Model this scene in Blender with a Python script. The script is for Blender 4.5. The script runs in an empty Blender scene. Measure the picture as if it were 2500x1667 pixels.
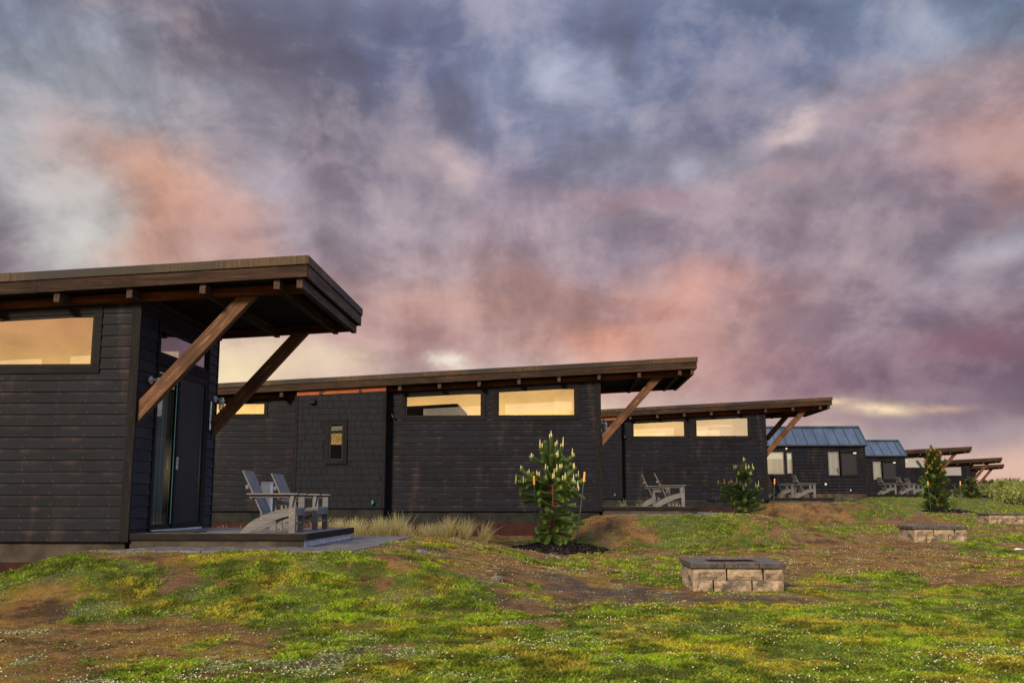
import bpy, math, random
import numpy as np
from mathutils import Vector, Matrix
R = math.radians
random.seed(7)
rng = np.random.default_rng(11)
S = bpy.context.scene
COL = S.collection

# ------------------------------------------------------------------ camera
cam = bpy.data.cameras.new('camera'); camo = bpy.data.objects.new('camera', cam); COL.objects.link(camo)
cam.sensor_width = 36; cam.lens = 35.0; cam.clip_end = 5000; cam.clip_start = .05
camo.location = (0, 0, 1.25)
camo.rotation_euler = (R(90 + 9.09), 0, R(2.44))
S.camera = camo
S.render.resolution_x = 1024; S.render.resolution_y = 682
S.view_settings.view_transform = 'Standard'; S.view_settings.look = 'None'
S.view_settings.exposure = 0.4; S.view_settings.gamma = 1

# ------------------------------------------------------------------ sun (low behind the camera, through thin cloud)
SUN_AZ = -152.0   # degrees from +Y, positive to the right
SUN_EL = 26.0
sl = bpy.data.lights.new('sun', 'SUN'); sl.energy = 4.2; sl.angle = R(9); sl.color = (1.0, .82, .58)
so = bpy.data.objects.new('sun', sl); COL.objects.link(so)
sd = Vector((math.sin(R(SUN_AZ)) * math.cos(R(SUN_EL)), math.cos(R(SUN_AZ)) * math.cos(R(SUN_EL)), math.sin(R(SUN_EL))))
so.rotation_euler = sd.to_track_quat('Z', 'Y').to_euler()

# ------------------------------------------------------------------ world: dusk sky with cloud, laid out by direction
def lin(c):
    return tuple(((v / 255) / 12.92 if v <= 10 else ((v / 255 + .055) / 1.055) ** 2.4) for v in c)
W = bpy.data.worlds.new('World'); S.world = W; W.use_nodes = True
nt = W.node_tree; nt.nodes.clear()
def N(t, **k):
    n = nt.nodes.new(t)
    for a, b in k.items(): setattr(n, a, b)
    return n
def L(a, b): nt.links.new(a, b)
def M(op, a, b=None, c=None, clamp=False):
    n = N('ShaderNodeMath', operation=op); n.use_clamp = clamp
    for i, v in enumerate((a, b, c)):
        if v is None: continue
        if isinstance(v, (int, float)): n.inputs[i].default_value = v
        else: L(v, n.inputs[i])
    return n.outputs[0]
def MIX(f, a, b, mode='MIX'):
    n = N('ShaderNodeMix', data_type='RGBA', blend_type=mode)
    n.clamp_factor = True
    if isinstance(f, (int, float)): n.inputs[0].default_value = f
    else: L(f, n.inputs[0])
    for i, v in ((6, a), (7, b)):
        if isinstance(v, tuple): n.inputs[i].default_value = (*v[:3], 1)
        else: L(v, n.inputs[i])
    return n.outputs[2]
def SM(v, a, b):
    n = N('ShaderNodeMapRange', interpolation_type='SMOOTHSTEP')
    L(v, n.inputs[0]); n.inputs[1].default_value = a; n.inputs[2].default_value = b
    return n.outputs[0]
def NOISE(vec, scale, detail=5, rough=.55, lac=2.0, dist=0):
    n = N('ShaderNodeTexNoise'); n.inputs['Scale'].default_value = scale; n.inputs['Detail'].default_value = detail
    n.inputs['Roughness'].default_value = rough; n.inputs['Distortion'].default_value = dist
    L(vec, n.inputs['Vector']); return n
tc = N('ShaderNodeTexCoord'); gen = tc.outputs['Generated']
sx = N('ShaderNodeSeparateXYZ'); L(gen, sx.inputs[0])
az0 = M('MULTIPLY', M('ARCTAN2', sx.outputs[0], sx.outputs[1]), 180 / math.pi)
el0 = M('MULTIPLY', M('ARCSINE', sx.outputs[2]), 180 / math.pi)
# warp
def AFF(vec, scale, rot=(0, 0, 0), loc=(0, 0, 0)):
    m = N('ShaderNodeMapping'); L(vec, m.inputs[0]); m.inputs['Scale'].default_value = scale
    m.inputs['Rotation'].default_value = rot; m.inputs['Location'].default_value = loc; return m.outputs[0]
# flat vector (az/el) rotated so that streaks run from upper left to lower right
cv = N('ShaderNodeCombineXYZ'); L(az0, cv.inputs[0]); L(el0, cv.inputs[1])
st = AFF(cv.outputs[0], (.045, .16, 1), (0, 0, R(24)))
iso = AFF(cv.outputs[0], (.09, .13, 1))
den = M('ADD', M('MAXIMUM', sx.outputs[2], 0), .09)
pv_ = N('ShaderNodeCombineXYZ'); L(M('DIVIDE', sx.outputs[0], den), pv_.inputs[0]); L(M('DIVIDE', sx.outputs[1], den), pv_.inputs[1])
plane = pv_.outputs[0]      # where the view ray meets the cloud deck
A_ = AFF(cv.outputs[0], (.060, .085, 1), (0, 0, R(8)))
nw1 = NOISE(AFF(A_, (1, 1, 1), loc=(3.1, .4, 0)), 1.7, 11, .60, dist=.25); nw2 = NOISE(AFF(A_, (1, 1, 1), loc=(9, 4, 2)), 1.7, 11, .60, dist=.25)
u = M('ADD', az0, M('MULTIPLY', M('SUBTRACT', nw1.outputs[0], .5), 8.5))
v = M('ADD', el0, M('MULTIPLY', M('SUBTRACT', nw2.outputs[0], .5), 5.4))
AZ = [-31, -27, -22.5, -18, -13.5, -8, -2.4, 3, 8.5, 13, 17.8, 22, 26]
ROWS = [
 (26.5, [(100,115,142),(110,108,126),(98,96,114),(94,99,122),(97,105,132),(100,110,142),(113,125,158),(100,112,145),(92,112,148),(90,108,140),(105,125,155),(110,128,155),(80,104,136)]),
 (24.0, [(122,134,156),(146,152,168),(110,106,120),(102,100,117),(98,100,122),(102,110,142),(130,141,170),(122,133,163),(110,122,154),(110,122,154),(113,126,156),(138,153,178),(124,142,168)]),
 (21.5, [(138,146,160),(156,160,170),(144,144,157),(134,132,147),(112,108,124),(110,112,136),(122,131,160),(128,136,163),(110,114,142),(112,118,146),(135,136,158),(160,148,158),(165,145,152)]),
 (18.2, [(160,167,176),(180,160,158),(196,154,138),(152,140,150),(134,124,138),(126,120,138),(122,121,146),(136,136,156),(148,146,162),(150,142,156),(152,136,150),(170,140,145),(175,140,140)]),
 (16.0, [(150,152,160),(196,188,184),(200,152,134),(186,150,142),(168,156,168),(150,138,152),(168,150,162),(148,136,150),(156,142,157),(152,138,150),(142,128,142),(136,120,134),(165,130,128)]),
 (13.8, [(116,106,120),(204,204,198),(192,150,134),(176,146,144),(158,140,150),(180,158,162),(168,142,146),(145,130,146),(148,130,144),(144,128,142),(138,122,136),(128,118,134),(158,156,170)]),
 (11.3, [(150,130,130),(186,174,166),(192,160,146),(188,156,142),(172,142,142),(186,146,138),(172,134,128),(168,132,130),(196,140,128),(166,134,138),(144,125,138),(140,128,144),(126,115,132)]),
 (9.2, [(215,190,160),(212,188,160),(206,180,160),(206,178,160),(184,150,146),(172,134,132),(182,146,140),(208,148,128),(186,145,140),(152,127,137),(138,119,134),(124,104,120),(124,106,122)]),
 (7.0, [(235,215,160),(235,215,165),(238,218,170),(240,220,178),(205,178,168),(192,166,162),(190,165,160),(198,158,148),(184,144,142),(142,112,126),(120,98,115),(116,94,113),(110,90,108)]),
 (4.9, [(238,218,160),(240,222,165),(245,228,180),(246,228,188),(240,222,190),(230,210,185),(215,196,178),(228,206,184),(196,168,164),(190,162,158),(150,130,140),(134,114,130),(118,98,115)]),
 (3.3, [(238,215,160),(240,220,165),(243,222,175),(242,222,180),(240,218,180),(235,214,180),(235,212,180),(238,214,184),(222,198,180),(226,202,184),(176,158,160),(172,152,158),(168,148,156)]),
 (1.8, [(235,205,155),(238,212,160),(240,215,170),(238,214,175),(236,210,170),(234,208,172),(232,205,170),(232,204,172),(226,200,176),(228,200,178),(218,186,168),(224,186,168),(228,188,166)]),
 (0.0, [(215,180,140),(215,180,140),(215,180,140),(215,180,140),(215,180,140),(215,180,140),(215,180,140),(215,180,145),(215,180,150),(218,180,155),(222,178,158),(222,176,156),(220,174,154)]),
]
uu = M('DIVIDE', M('ADD', u, 36), 68, clamp=True)
col = None; pe = None
for e, row in ROWS:
    cr = N('ShaderNodeValToRGB'); r = cr.color_ramp; r.interpolation = 'EASE'
    L(uu, cr.inputs[0])
    for i, (a, c) in enumerate(zip(AZ, row)):
        p = (a + 36) / 68
        if i < 2: s = r.elements[i]; s.position = p
        else: s = r.elements.new(p)
        s.color = (*lin(c), 1)
    # keep order correct
    if col is None: col = cr.outputs[0]
    else:
        # below pe the next row takes over
        f = M('SUBTRACT', 1, SM(v, e, pe)) if False else SM(v, pe, e)
        n = N('ShaderNodeMapRange', interpolation_type='SMOOTHSTEP'); L(v, n.inputs[0])
        n.inputs[1].default_value = e; n.inputs[2].default_value = pe
        n.inputs[3].default_value = 1; n.inputs[4].default_value = 0
        col = MIX(n.outputs[0], col, cr.outputs[0])
    pe = e
# cloud structure: billows + streaks, stronger aloft
# streets of cloud that fan out from where they meet the horizon ahead
fx_ = M('ADD', az0, 4.0); fy_ = M('ADD', el0, 16.0)
fan = N('ShaderNodeCombineXYZ'); L(M('MULTIPLY', M('ARCTAN2', fy_, fx_), 5.0), fan.inputs[0]); L(M('MULTIPLY', M('LOGARITHM', M('ADD', M('MULTIPLY', fx_, fx_), M('MULTIPLY', fy_, fy_)), 2.718), .9), fan.inputs[1])
nb = NOISE(AFF(A_, (1, 1, 1), loc=(5.2, 1, 0)), 2.1, 11, .58, dist=.35)
ns = NOISE(fan.outputs[0], 1.5, 10, .60, dist=.25)
nf = NOISE(AFF(A_, (1, 1, 1), loc=(2.2, 8, 0)), 6.0, 9, .60, dist=.5)
e1 = NOISE(AFF(A_, (1, 1, 1), loc=(.30, .70, 0)), 3.2, 12, .60, dist=.4); e2 = NOISE(AFF(A_, (1, 1, 1), loc=(.36, .78, 0)), 3.2, 12, .60, dist=.4)
bil = M('SUBTRACT', .36, M('ABSOLUTE', M('SUBTRACT', M('MULTIPLY', nf.outputs[0], 2), 1)))      # puffy ridges
d = M('ADD', M('ADD', M('MULTIPLY', M('SUBTRACT', SM(nb.outputs[0], .36, .64), .5), .20), M('MULTIPLY', M('SUBTRACT', ns.outputs[0], .5), .58)), M('ADD', M('MULTIPLY', bil, .10), M('MULTIPLY', M('SUBTRACT', e1.outputs[0], e2.outputs[0]), .50)))
amp = M('ADD', .25, M('MULTIPLY', SM(el0, 3.0, 9.0), .9))
da_ = M('MULTIPLY', d, amp)
vg = N('ShaderNodeVectorMath', operation='SCALE'); L(col, vg.inputs[0]); L(M('ADD', 1.0, M('MULTIPLY', da_, 1.2)), vg.inputs['Scale']); col = vg.outputs[0]
col = MIX(M('MULTIPLY', da_, -.9, clamp=True), col, lin((88, 80, 96)))
col = MIX(M('MULTIPLY', da_, .9, clamp=True), col, lin((230, 206, 196)))
# local bright / coloured breaks in the cloud: (az, el, rx, ry, tilt, colour, strength)
SPOTS = [(-6.3, 18.9, 3.0, 1.0, -22, (232,206,204), .6), (-16.3, 17.9, 1.6, 2.2, 35, (212,202,216), .5), (.5, 23.8, 1.6, 1.2, 0, (196,204,226), .55),
 (3.0, 23.6, .8, 1.2, 0, (190,198,222), .5), (13.6, 20.6, 2.4, .8, 12, (240,215,210), .85), (4.6, 16.9, 5.5, .7, -8, (186,130,128), .4),
 (-5.9, 8.1, .8, .42, -20, (252,242,222), .95), (-3.2, 7.4, 2.4, .5, 0, (226,208,200), .5), (1.4, 7.3, 1.6, .3, 4, (246,226,200), .8), (16.9, 5.1, 1.7, .30, -5, (254,226,184), 1.15), (14.3, 5.6, .9, .2, 0, (250,222,180), .9), (20.5, 4.9, 1.6, .22, -4, (226,190,160), .6),
 (-22.8, 17.6, 3.4, 1.2, -28, (226,172,146), .7), (-18.0, 14.0, 3.2, 1.1, -32, (208,160,146), .5), (24.6, 18.0, 2.4, 1.6, 0, (200,156,144), .45),
 (25.0, 13.0, 2.6, .9, 12, (206,196,204), .6), (19.0, 21.0, 3.6, .8, 14, (200,166,164), .6), (7.3, 18.6, 1.0, 1.2, -40, (186,186,206), .5),
 (13.5, 17.9, 3.0, .9, 8, (198,164,166), .5), (8.0, 8.8, 5.0, 1.9, 0, (204,148,130), .35), (-.6, 12.4, 3.0, .9, -12, (202,150,132), .4),
 (-13.5, 7.6, 3.0, 1.0, 0, (250,228,185), .6), (-27.8, 13.9, 2.4, 3.6, 25, (206,206,204), .55), (-31, 12.3, 4.0, 1.6, -18, (112,102,122), .85), (23.5, 8.2, 4.5, .9, -3, (142,94,108), .55)]
for (a, e, rx, ry, tl, c, s) in SPOTS:
    da = M('SUBTRACT', u if ry > .6 else M('MULTIPLY_ADD', M('SUBTRACT', nw1.outputs[0], .5), 8, az0), a)
    de = M('SUBTRACT', M('MULTIPLY_ADD', M('SUBTRACT', nw2.outputs[0], .5), 4.5 if ry > .6 else 2.4, el0), e)
    ct, sn = math.cos(R(tl)), math.sin(R(tl))
    p = M('DIVIDE', M('ADD', M('MULTIPLY', da, ct), M('MULTIPLY', de, sn)), rx)
    q = M('DIVIDE', M('SUBTRACT', M('MULTIPLY', de, ct), M('MULTIPLY', da, sn)), ry)
    g = M('POWER', 2.718, M('MULTIPLY', M('ADD', M('MULTIPLY', p, p), M('MULTIPLY', q, q)), -1))
    g = M('MULTIPLY', g, M('MULTIPLY', M('ADD', M('MULTIPLY', nf.outputs[0], 1.3), M('SUBTRACT', nb.outputs[0], .25)), s * .95), clamp=True)
    col = MIX(g, col, lin(c))
# rest of the sphere
vx = N('ShaderNodeVectorMath', operation='SCALE'); L(MIX(.10, col, lin((152, 132, 136))), vx.inputs[0]); vx.inputs['Scale'].default_value = .76; col = vx.outputs[0]
def RAMP(fac, stops, interp='EASE'):
    cr = N('ShaderNodeValToRGB'); r = cr.color_ramp; r.interpolation = interp; L(fac, cr.inputs[0])
    for i, (p, c) in enumerate(stops):
        s = r.elements[i] if i < 2 else r.elements.new(p)
        s.position = p; s.color = (*c, 1)
    return cr.outputs[0]
e90 = M('DIVIDE', M('ADD', el0, M('MULTIPLY', M('SUBTRACT', ns.outputs[0], .5), 5)), 90, clamp=True)
# sunset side behind the camera
gold = RAMP(e90, [(0, (1.15, .66, .20)), (.05, (1.45, .88, .27)), (.075, (1.1, .64, .22)), (.105, (.80, .40, .17)), (.14, (.42, .26, .19)), (.25, (.40, .32, .30)), (.45, (.62, .58, .60)), (1, (.95, .97, 1.1))])
grey = RAMP(e90, [(0, (.85, .70, .52)), (.06, (.62, .52, .48)), (.12, (.42, .37, .40)), (.3, (.36, .34, .38)), (.5, (.62, .58, .60)), (1, (.95, .97, 1.1))])
dg = M('COSINE', M('MULTIPLY', M('SUBTRACT', az0, -166), math.pi / 180))
back = MIX(SM(dg, .86, .975), grey, gold)
vb = N('ShaderNodeVectorMath', operation='SCALE'); L(back, vb.inputs[0]); L(M('MULTIPLY', M('ADD', 1, M('MULTIPLY', d, 1.5)), .95), vb.inputs['Scale']); back = vb.outputs[0]
# overhead and sides, out of view: brightened as added fill light
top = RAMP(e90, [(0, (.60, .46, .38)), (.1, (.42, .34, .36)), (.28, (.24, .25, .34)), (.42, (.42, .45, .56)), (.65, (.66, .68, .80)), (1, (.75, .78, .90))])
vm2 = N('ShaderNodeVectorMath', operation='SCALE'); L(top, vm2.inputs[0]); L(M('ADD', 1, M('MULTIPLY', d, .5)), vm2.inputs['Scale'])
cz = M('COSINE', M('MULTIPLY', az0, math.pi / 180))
right_fill = M('MULTIPLY', SM(M('SINE', M('MULTIPLY', az0, math.pi / 180)), .62, .9), M('SUBTRACT', 1, SM(el0, 45, 75)))  # bright blue boost added to the unseen right-hand sky as fill light
over = MIX(M('MULTIPLY', right_fill, .75), vm2.outputs[0], (.80, 1.05, 1.75))
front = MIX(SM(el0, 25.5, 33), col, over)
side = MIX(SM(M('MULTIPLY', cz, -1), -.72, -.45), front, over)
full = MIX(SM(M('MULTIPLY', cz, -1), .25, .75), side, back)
full = MIX(SM(M('MULTIPLY', el0, -1), 0, 6), full, (.10, .09, .07))
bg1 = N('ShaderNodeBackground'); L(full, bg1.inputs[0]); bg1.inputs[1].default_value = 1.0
sky = N('ShaderNodeTexSky', sky_type='NISHITA'); sky.sun_disc = False; sky.sun_elevation = R(SUN_EL); sky.sun_rotation = R(SUN_AZ)
bg2 = N('ShaderNodeBackground'); L(sky.outputs[0], bg2.inputs[0]); bg2.inputs[1].default_value = .05
# the clear blue beyond the cloud deck only shows overhead
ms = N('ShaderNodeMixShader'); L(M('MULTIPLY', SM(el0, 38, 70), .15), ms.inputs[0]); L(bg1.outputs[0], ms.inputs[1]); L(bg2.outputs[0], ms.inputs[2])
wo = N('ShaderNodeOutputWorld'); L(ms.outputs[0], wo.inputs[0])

# ------------------------------------------------------------------ materials
MATS = {}
def newmat(name):
    m = bpy.data.materials.new(name); m.use_nodes = True
    MATS[name] = m; return m, m.node_tree, m.node_tree.nodes['Principled BSDF']
class G:
    """small helper for node graphs"""
    def __init__(s, t): s.t = t
    def n(s, ty, **k):
        n = s.t.nodes.new(ty)
        for a, b in k.items(): setattr(n, a, b)
        return n
    def l(s, a, b): s.t.links.new(a, b)
    def m(s, op, a, b=None, clamp=False):
        n = s.n('ShaderNodeMath', operation=op); n.use_clamp = clamp
        for i, v in enumerate((a, b)):
            if v is None: continue
            if isinstance(v, (int, float)): n.inputs[i].default_value = v
            else: s.l(v, n.inputs[i])
        return n.outputs[0]
    def mix(s, f, a, b, mode='MIX'):
        n = s.n('ShaderNodeMix', data_type='RGBA', blend_type=mode)
        if isinstance(f, (int, float)): n.inputs[0].default_value = f
        else: s.l(f, n.inputs[0])
        for i, v in ((6, a), (7, b)):
            if isinstance(v, tuple): n.inputs[i].default_value = (*v[:3], 1)
            else: s.l(v, n.inputs[i])
        return n.outputs[2]
    def map(s, src='Object', scale=(1, 1, 1), loc=(0, 0, 0)):
        t = s.n('ShaderNodeTexCoord'); m = s.n('ShaderNodeMapping'); s.l(t.outputs[src], m.inputs[0])
        m.inputs['Scale'].default_value = scale; m.inputs['Location'].default_value = loc; return m.outputs[0]
    def noise(s, vec, scale=1, detail=4, rough=.55, dist=0):
        n = s.n('ShaderNodeTexNoise'); s.l(vec, n.inputs['Vector']); n.inputs['Scale'].default_value = scale
        n.inputs['Detail'].default_value = detail; n.inputs['Roughness'].default_value = rough; n.inputs['Distortion'].default_value = dist
        return n.outputs[0]
    def rng(s, v, a, b, c=0, d=1):
        n = s.n('ShaderNodeMapRange'); s.l(v, n.inputs[0])
        for i, x in enumerate((a, b, c, d)): n.inputs[i + 1].default_value = x
        return n.outputs[0]
    def bump(s, h, p, dist=.01, st=.6):
        n = s.n('ShaderNodeBump'); n.inputs['Strength'].default_value = st; n.inputs['Distance'].default_value = dist
        s.l(h, n.inputs['Height']); s.l(n.outputs[0], p.inputs['Normal'])
def simple(name, c, rough=.7, metal=0, var=.25, scale=6, stretch=(1, 1, 1), c2=None, bump=0, spec=.4):
    m, t, p = newmat(name); g = G(t)
    v = g.noise(g.map(scale=stretch), scale, 6, .6)
    c2 = c2 or tuple(x * (1 - var) for x in c)
    g.l(g.mix(g.rng(v, .35, .65), tuple(min(1, x * (1 + var * .6)) for x in c), c2), p.inputs['Base Color'])
    p.inputs['Roughness'].default_value = rough; p.inputs['Metallic'].default_value = metal
    p.inputs['Specular IOR Level'].default_value = spec
    if bump: g.bump(v, p, bump)
    return m
def wood(name, c, dark, light, axis=0, rough=.75, gs=1.0, warp=.6, spec=.10):
    m, t, p = newmat(name); g = G(t)
    sc = [14, 14, 14]; sc[axis] = .7
    mp = g.map(scale=tuple(x * gs for x in sc))
    w = g.noise(mp, 1.0, 7, .65, warp)
    k = g.noise(mp, 3.2, 5, .7, .4)
    b = g.noise(g.map(scale=(1.1, 1.1, 1.1)), 1.3, 4, .6)
    col = g.mix(g.rng(w, .4, .62), dark, c)
    col = g.mix(g.rng(k, .56, .72, 0, .75), col, light)
    col = g.mix(g.rng(b, .5, .75, 0, .65), col, tuple(x * .55 for x in dark))
    # knots
    vo = g.n('ShaderNodeTexVoronoi'); s2 = [6, 6, 6]; s2[axis] = 1.6; g.l(g.map(scale=tuple(s2)), vo.inputs['Vector']); vo.inputs['Scale'].default_value = .55
    col = g.mix(g.rng(vo.outputs['Distance'], .05, .10, .8, 0), col, tuple(x * .25 for x in dark))
    g.l(col, p.inputs['Base Color']); p.inputs['Roughness'].default_value = rough; p.inputs['Specular IOR Level'].default_value = spec
    g.bump(w, p, .004, .5)
    return m
def siding_mat(name, c, hi, course=.169, ax=0):
    m, t, p = newmat(name); g = G(t)
    tcn = g.n('ShaderNodeTexCoord'); sp = g.n('ShaderNodeSeparateXYZ'); g.l(tcn.outputs['Object'], sp.inputs[0])
    X = sp.outputs[ax]; Z = sp.outputs[2]
    cz = g.m('DIVIDE', g.m('ADD', Z, .115), course); fr = g.m('FRACT', cz); fl = g.m('FLOOR', cz)
    cb = g.n('ShaderNodeCombineXYZ'); g.l(X, cb.inputs[0]); g.l(fl, cb.inputs[1])
    def nz(sx_, sy_, sc, dt=4, of=0):
        mp = g.n('ShaderNodeMapping'); g.l(cb.outputs[0], mp.inputs[0]); mp.inputs['Scale'].default_value = (sx_, sy_, 1); mp.inputs['Location'].default_value = (of, of, 0)
        return g.noise(mp.outputs[0], sc, dt, .6)
    board = nz(.6, 3.7, 1, 3)                      # tone of each board
    streak = nz(1.6, .05, 1.4, 4, 7)               # vertical washes where water runs
    edge = nz(3.0, 1.9, 1.2, 3, 3)
    grain = g.noise(g.map(scale=(1.2 if ax == 0 else 30, 1.2 if ax == 1 else 30, 30)), 2, 6, .65, .3)
    col = g.mix(g.rng(board, .38, .62), tuple(x * .62 for x in c), tuple(x * 1.25 for x in c))
    col = g.mix(g.rng(grain, .45, .7, 0, .4), col, tuple(x * .5 for x in c))
    # wear just below the lap of the board above, scalloped
    up = g.m('MULTIPLY', g.rng(g.m('ADD', fr, g.m('MULTIPLY', g.m('SUBTRACT', edge, .5), 1.1)), .62, 1.05), g.rng(streak, .40, .62, .12, 1), clamp=True)
    col = g.mix(g.m('MULTIPLY', up, .52), col, hi)
    col = g.mix(g.m('MULTIPLY', g.rng(streak, .56, .72), .28), col, hi)
    # nail heads
    nx = g.m('SUBTRACT', g.m('FRACT', g.m('ADD', g.m('DIVIDE', X, .44), g.m('MULTIPLY', nz(0, 2.3, 1, 0, 5), .35))), .5)
    dx = g.m('MULTIPLY', nx, .44); dz = g.m('MULTIPLY', g.m('SUBTRACT', fr, .17), course)
    rr = g.m('SQRT', g.m('ADD', g.m('MULTIPLY', dx, dx), g.m('MULTIPLY', dz, dz)))
    col = g.mix(g.rng(rr, .004, .010, .35, 0), col, tuple(min(1, x * 3.0) for x in hi))
    g.l(col, p.inputs['Base Color']); p.inputs['Roughness'].default_value = .62; p.inputs['Specular IOR Level'].default_value = .10
    g.bump(g.m('ADD', grain, board), p, .004, .5)
    return m
mat_siding = siding_mat('charred_siding', (.0046, .0060, .0118), (.074, .050, .042))
mat_sidingY = siding_mat('charred_siding_front', (.020, .020, .024), (.05, .045, .05), ax=1)
mat_shingle = simple('shingle_dark', (.0055, .0068, .0122), .6, var=.5, scale=9, stretch=(1, 1, .4), c2=(.0040, .0048, .0088), bump=.003, spec=.1)
mat_trim = wood('trim_wood', (.0125, .0115, .0140), (.008, .007, .008), (.045, .034, .030), 0)
mat_trimV = wood('trim_wood_upright', (.0125, .0115, .0140), (.008, .007, .008), (.045, .034, .030), 2)
mat_beam = wood('weathered_beam', (.050, .027, .018), (.018, .012, .010), (.13, .070, .044), 0)
mat_beamY = wood('weathered_beam_cross', (.085, .050, .036), (.030, .022, .019), (.17, .11, .08), 1)
mat_cedar = wood('red_cedar', (.12, .036, .016), (.055, .018, .010), (.24, .085, .040), 0, rough=.6)
mat_cedar2 = wood('orange_cedar', (.33, .095, .035), (.16, .042, .018), (.50, .19, .08), 0, rough=.6)
mat_brace = wood('brace_wood', (.130, .062, .033), (.058, .029, .018), (.44, .27, .165), 0, rough=.6, gs=.75, warp=2.2)
mat_soffit = wood('soffit_board', (.018, .015, .015), (.009, .008, .009), (.03, .025, .022), 0)
mat_interior = simple('warm_plaster', (.36, .29, .19), .8, var=.05, spec=.1)
mat_dark = simple('dark_interior', (.03, .03, .035), .7, var=.3)
mat_frame = simple('bronze_frame', (.012, .011, .012), .6, 0, var=.2, spec=.1)
mat_conc = simple('foundation_concrete', (.062, .052, .042), .85, var=.45, scale=2.2, c2=(.028, .025, .024), spec=.1, bump=.006)
mat_concd = simple('foundation_dark', (.020, .020, .020), .85, var=.4, scale=2.2, c2=(.010, .011, .012), spec=.1, bump=.004)
mat_red = simple('rust_panel', (.034, .012, .010), .75, var=.3, scale=3, c2=(.018, .008, .008), spec=.1)
mat_conclight = simple('pale_concrete', (.42, .40, .39), .85, var=.3, scale=7, c2=(.20, .19, .18), bump=.006)
mat_deck = wood('deck_board', (.20, .18, .19), (.12, .105, .115), (.28, .25, .26), 1, rough=.38, spec=.5)
mat_deckedge = wood('deck_edge', (.013, .010, .0095), (.006, .005, .0055), (.060, .032, .017), 0, rough=.6)
mat_chair = wood('recycled_plastic_lumber', (.120, .118, .124), (.082, .082, .090), (.17, .162, .162), 0, rough=.5, spec=.4)
mat_bolt = simple('steel_bolt', (.75, .75, .75), .25, 1, var=.05)
mat_galv = simple('galvanised_metal', (.55, .58, .60), .42, .45, var=.3, scale=30)
mat_soil = simple('mulch_chips', (.035, .028, .026), .9, var=.6, scale=20, c2=(.010, .009, .010))
mat_white = simple('box_paint', (.62, .60, .57), .45, var=.08)
mat_mat = simple('coir_mat', (.018, .016, .016), .95, var=.4, scale=60)
mat_sign = simple('sign_plate', (.74, .76, .70), .4, var=.05)
mat_black = simple('black_paint', (.012, .012, .013), .5, var=.1)
mat_green = simple('green_enamel', (.03, .16, .13), .4, var=.2)
mat_stake = simple('green_stake', (.022, .045, .030), .55, var=.3)
mat_orange = simple('orange_cap', (.85, .33, .05), .5, var=.1)
mat_blackch = simple('black_plastic', (.016, .017, .020), .45, var=.2)
mat_trunk = wood('pine_bark', (.17, .085, .05), (.06, .03, .02), (.28, .16, .10), 2)
mat_curtain = simple('curtain', (.42, .37, .32), .9, var=.45, scale=1.2, stretch=(9, 9, .3), c2=(.14, .13, .12))
mat_blind = simple('roller_blind', (.80, .77, .68), .85, var=.04)
mat_darkpane = simple('louvre_dark', (.012, .013, .018), .5, var=.3, stretch=(.2, .2, 9), scale=4)
mat_teal = simple('glass_edge', (.22, .48, .42), .3, var=.1)
mat_ash = simple('fire_ash', (.022, .013, .010), .95, var=.6, scale=18, spec=.05)
mat_rock = simple('rock', (.13, .115, .11), .9, var=.4, scale=14, bump=.01)

def flashing():
    m, t, p = newmat('roof_flashing'); g = G(t)
    v = g.noise(g.map(scale=(40, 40, 1.5)), 1.0, 6, .7); b = g.noise(g.map(scale=(.35, .35, .35), loc=(2, 0, 0)), 1.6, 3, .6)
    tt = g.n('ShaderNodeTexCoord'); sp = g.n('ShaderNodeSeparateXYZ'); g.l(tt.outputs['Object'], sp.inputs[0])
    k = g.m('MULTIPLY', g.rng(b, .46, .62), g.rng(v, .38, .62), clamp=True)
    g.l(g.mix(k, (.026, .022, .022), (.10, .058, .022)), p.inputs['Base Color'])
    p.inputs['Metallic'].default_value = 0; p.inputs['Roughness'].default_value = .6; p.inputs['Specular IOR Level'].default_value = .15
    return m
mat_flash = flashing()
def seam_roof():
    m, t, p = newmat('standing_seam_metal'); g = G(t)
    v = g.noise(g.map(scale=(.9, .5, .5)), 1.2, 5, .6)
    g.l(g.mix(g.rng(v, .3, .7), (.035, .055, .100), (.085, .125, .195)), p.inputs['Base Color'])
    p.inputs['Metallic'].default_value = .45; p.inputs['Roughness'].default_value = .30
    return m
mat_seam = seam_roof()
def glassmat(name, fac, tint=(.92, .90, .84), rough=.0, gl=(1, 1, 1)):
    m = bpy.data.materials.new(name); m.use_nodes = True; t = m.node_tree; t.nodes.clear(); g = G(t)
    tr = g.n('ShaderNodeBsdfTransparent'); tr.inputs[0].default_value = (*tint, 1)
    gs = g.n('ShaderNodeBsdfGlossy'); gs.inputs[0].default_value = (*gl, 1); gs.inputs['Roughness'].default_value = rough
    lw = g.n('ShaderNodeLayerWeight'); lw.inputs[0].default_value = .35
    f = g.m('ADD', g.m('MULTIPLY', lw.outputs['Fresnel'], 1 - fac), fac, clamp=True)
    nb_ = g.noise(g.map(scale=(.6, .6, .6)), 1.0, 2, .5)
    bp = g.n('ShaderNodeBump'); bp.inputs['Strength'].default_value = .02; bp.inputs['Distance'].default_value = .02; g.l(nb_, bp.inputs['Height']); g.l(bp.outputs[0], gs.inputs['Normal'])
    mx = g.n('ShaderNodeMixShader'); g.l(f, mx.inputs[0]); g.l(tr.outputs[0], mx.inputs[1]); g.l(gs.outputs[0], mx.inputs[2])
    o = g.n('ShaderNodeOutputMaterial'); g.l(mx.outputs[0], o.inputs[0]); return m
mat_glass = glassmat('window_glass', .42, (1, .98, .92))
mat_glassdoor = glassmat('door_glass', .22, (.55, .66, .64))
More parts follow.
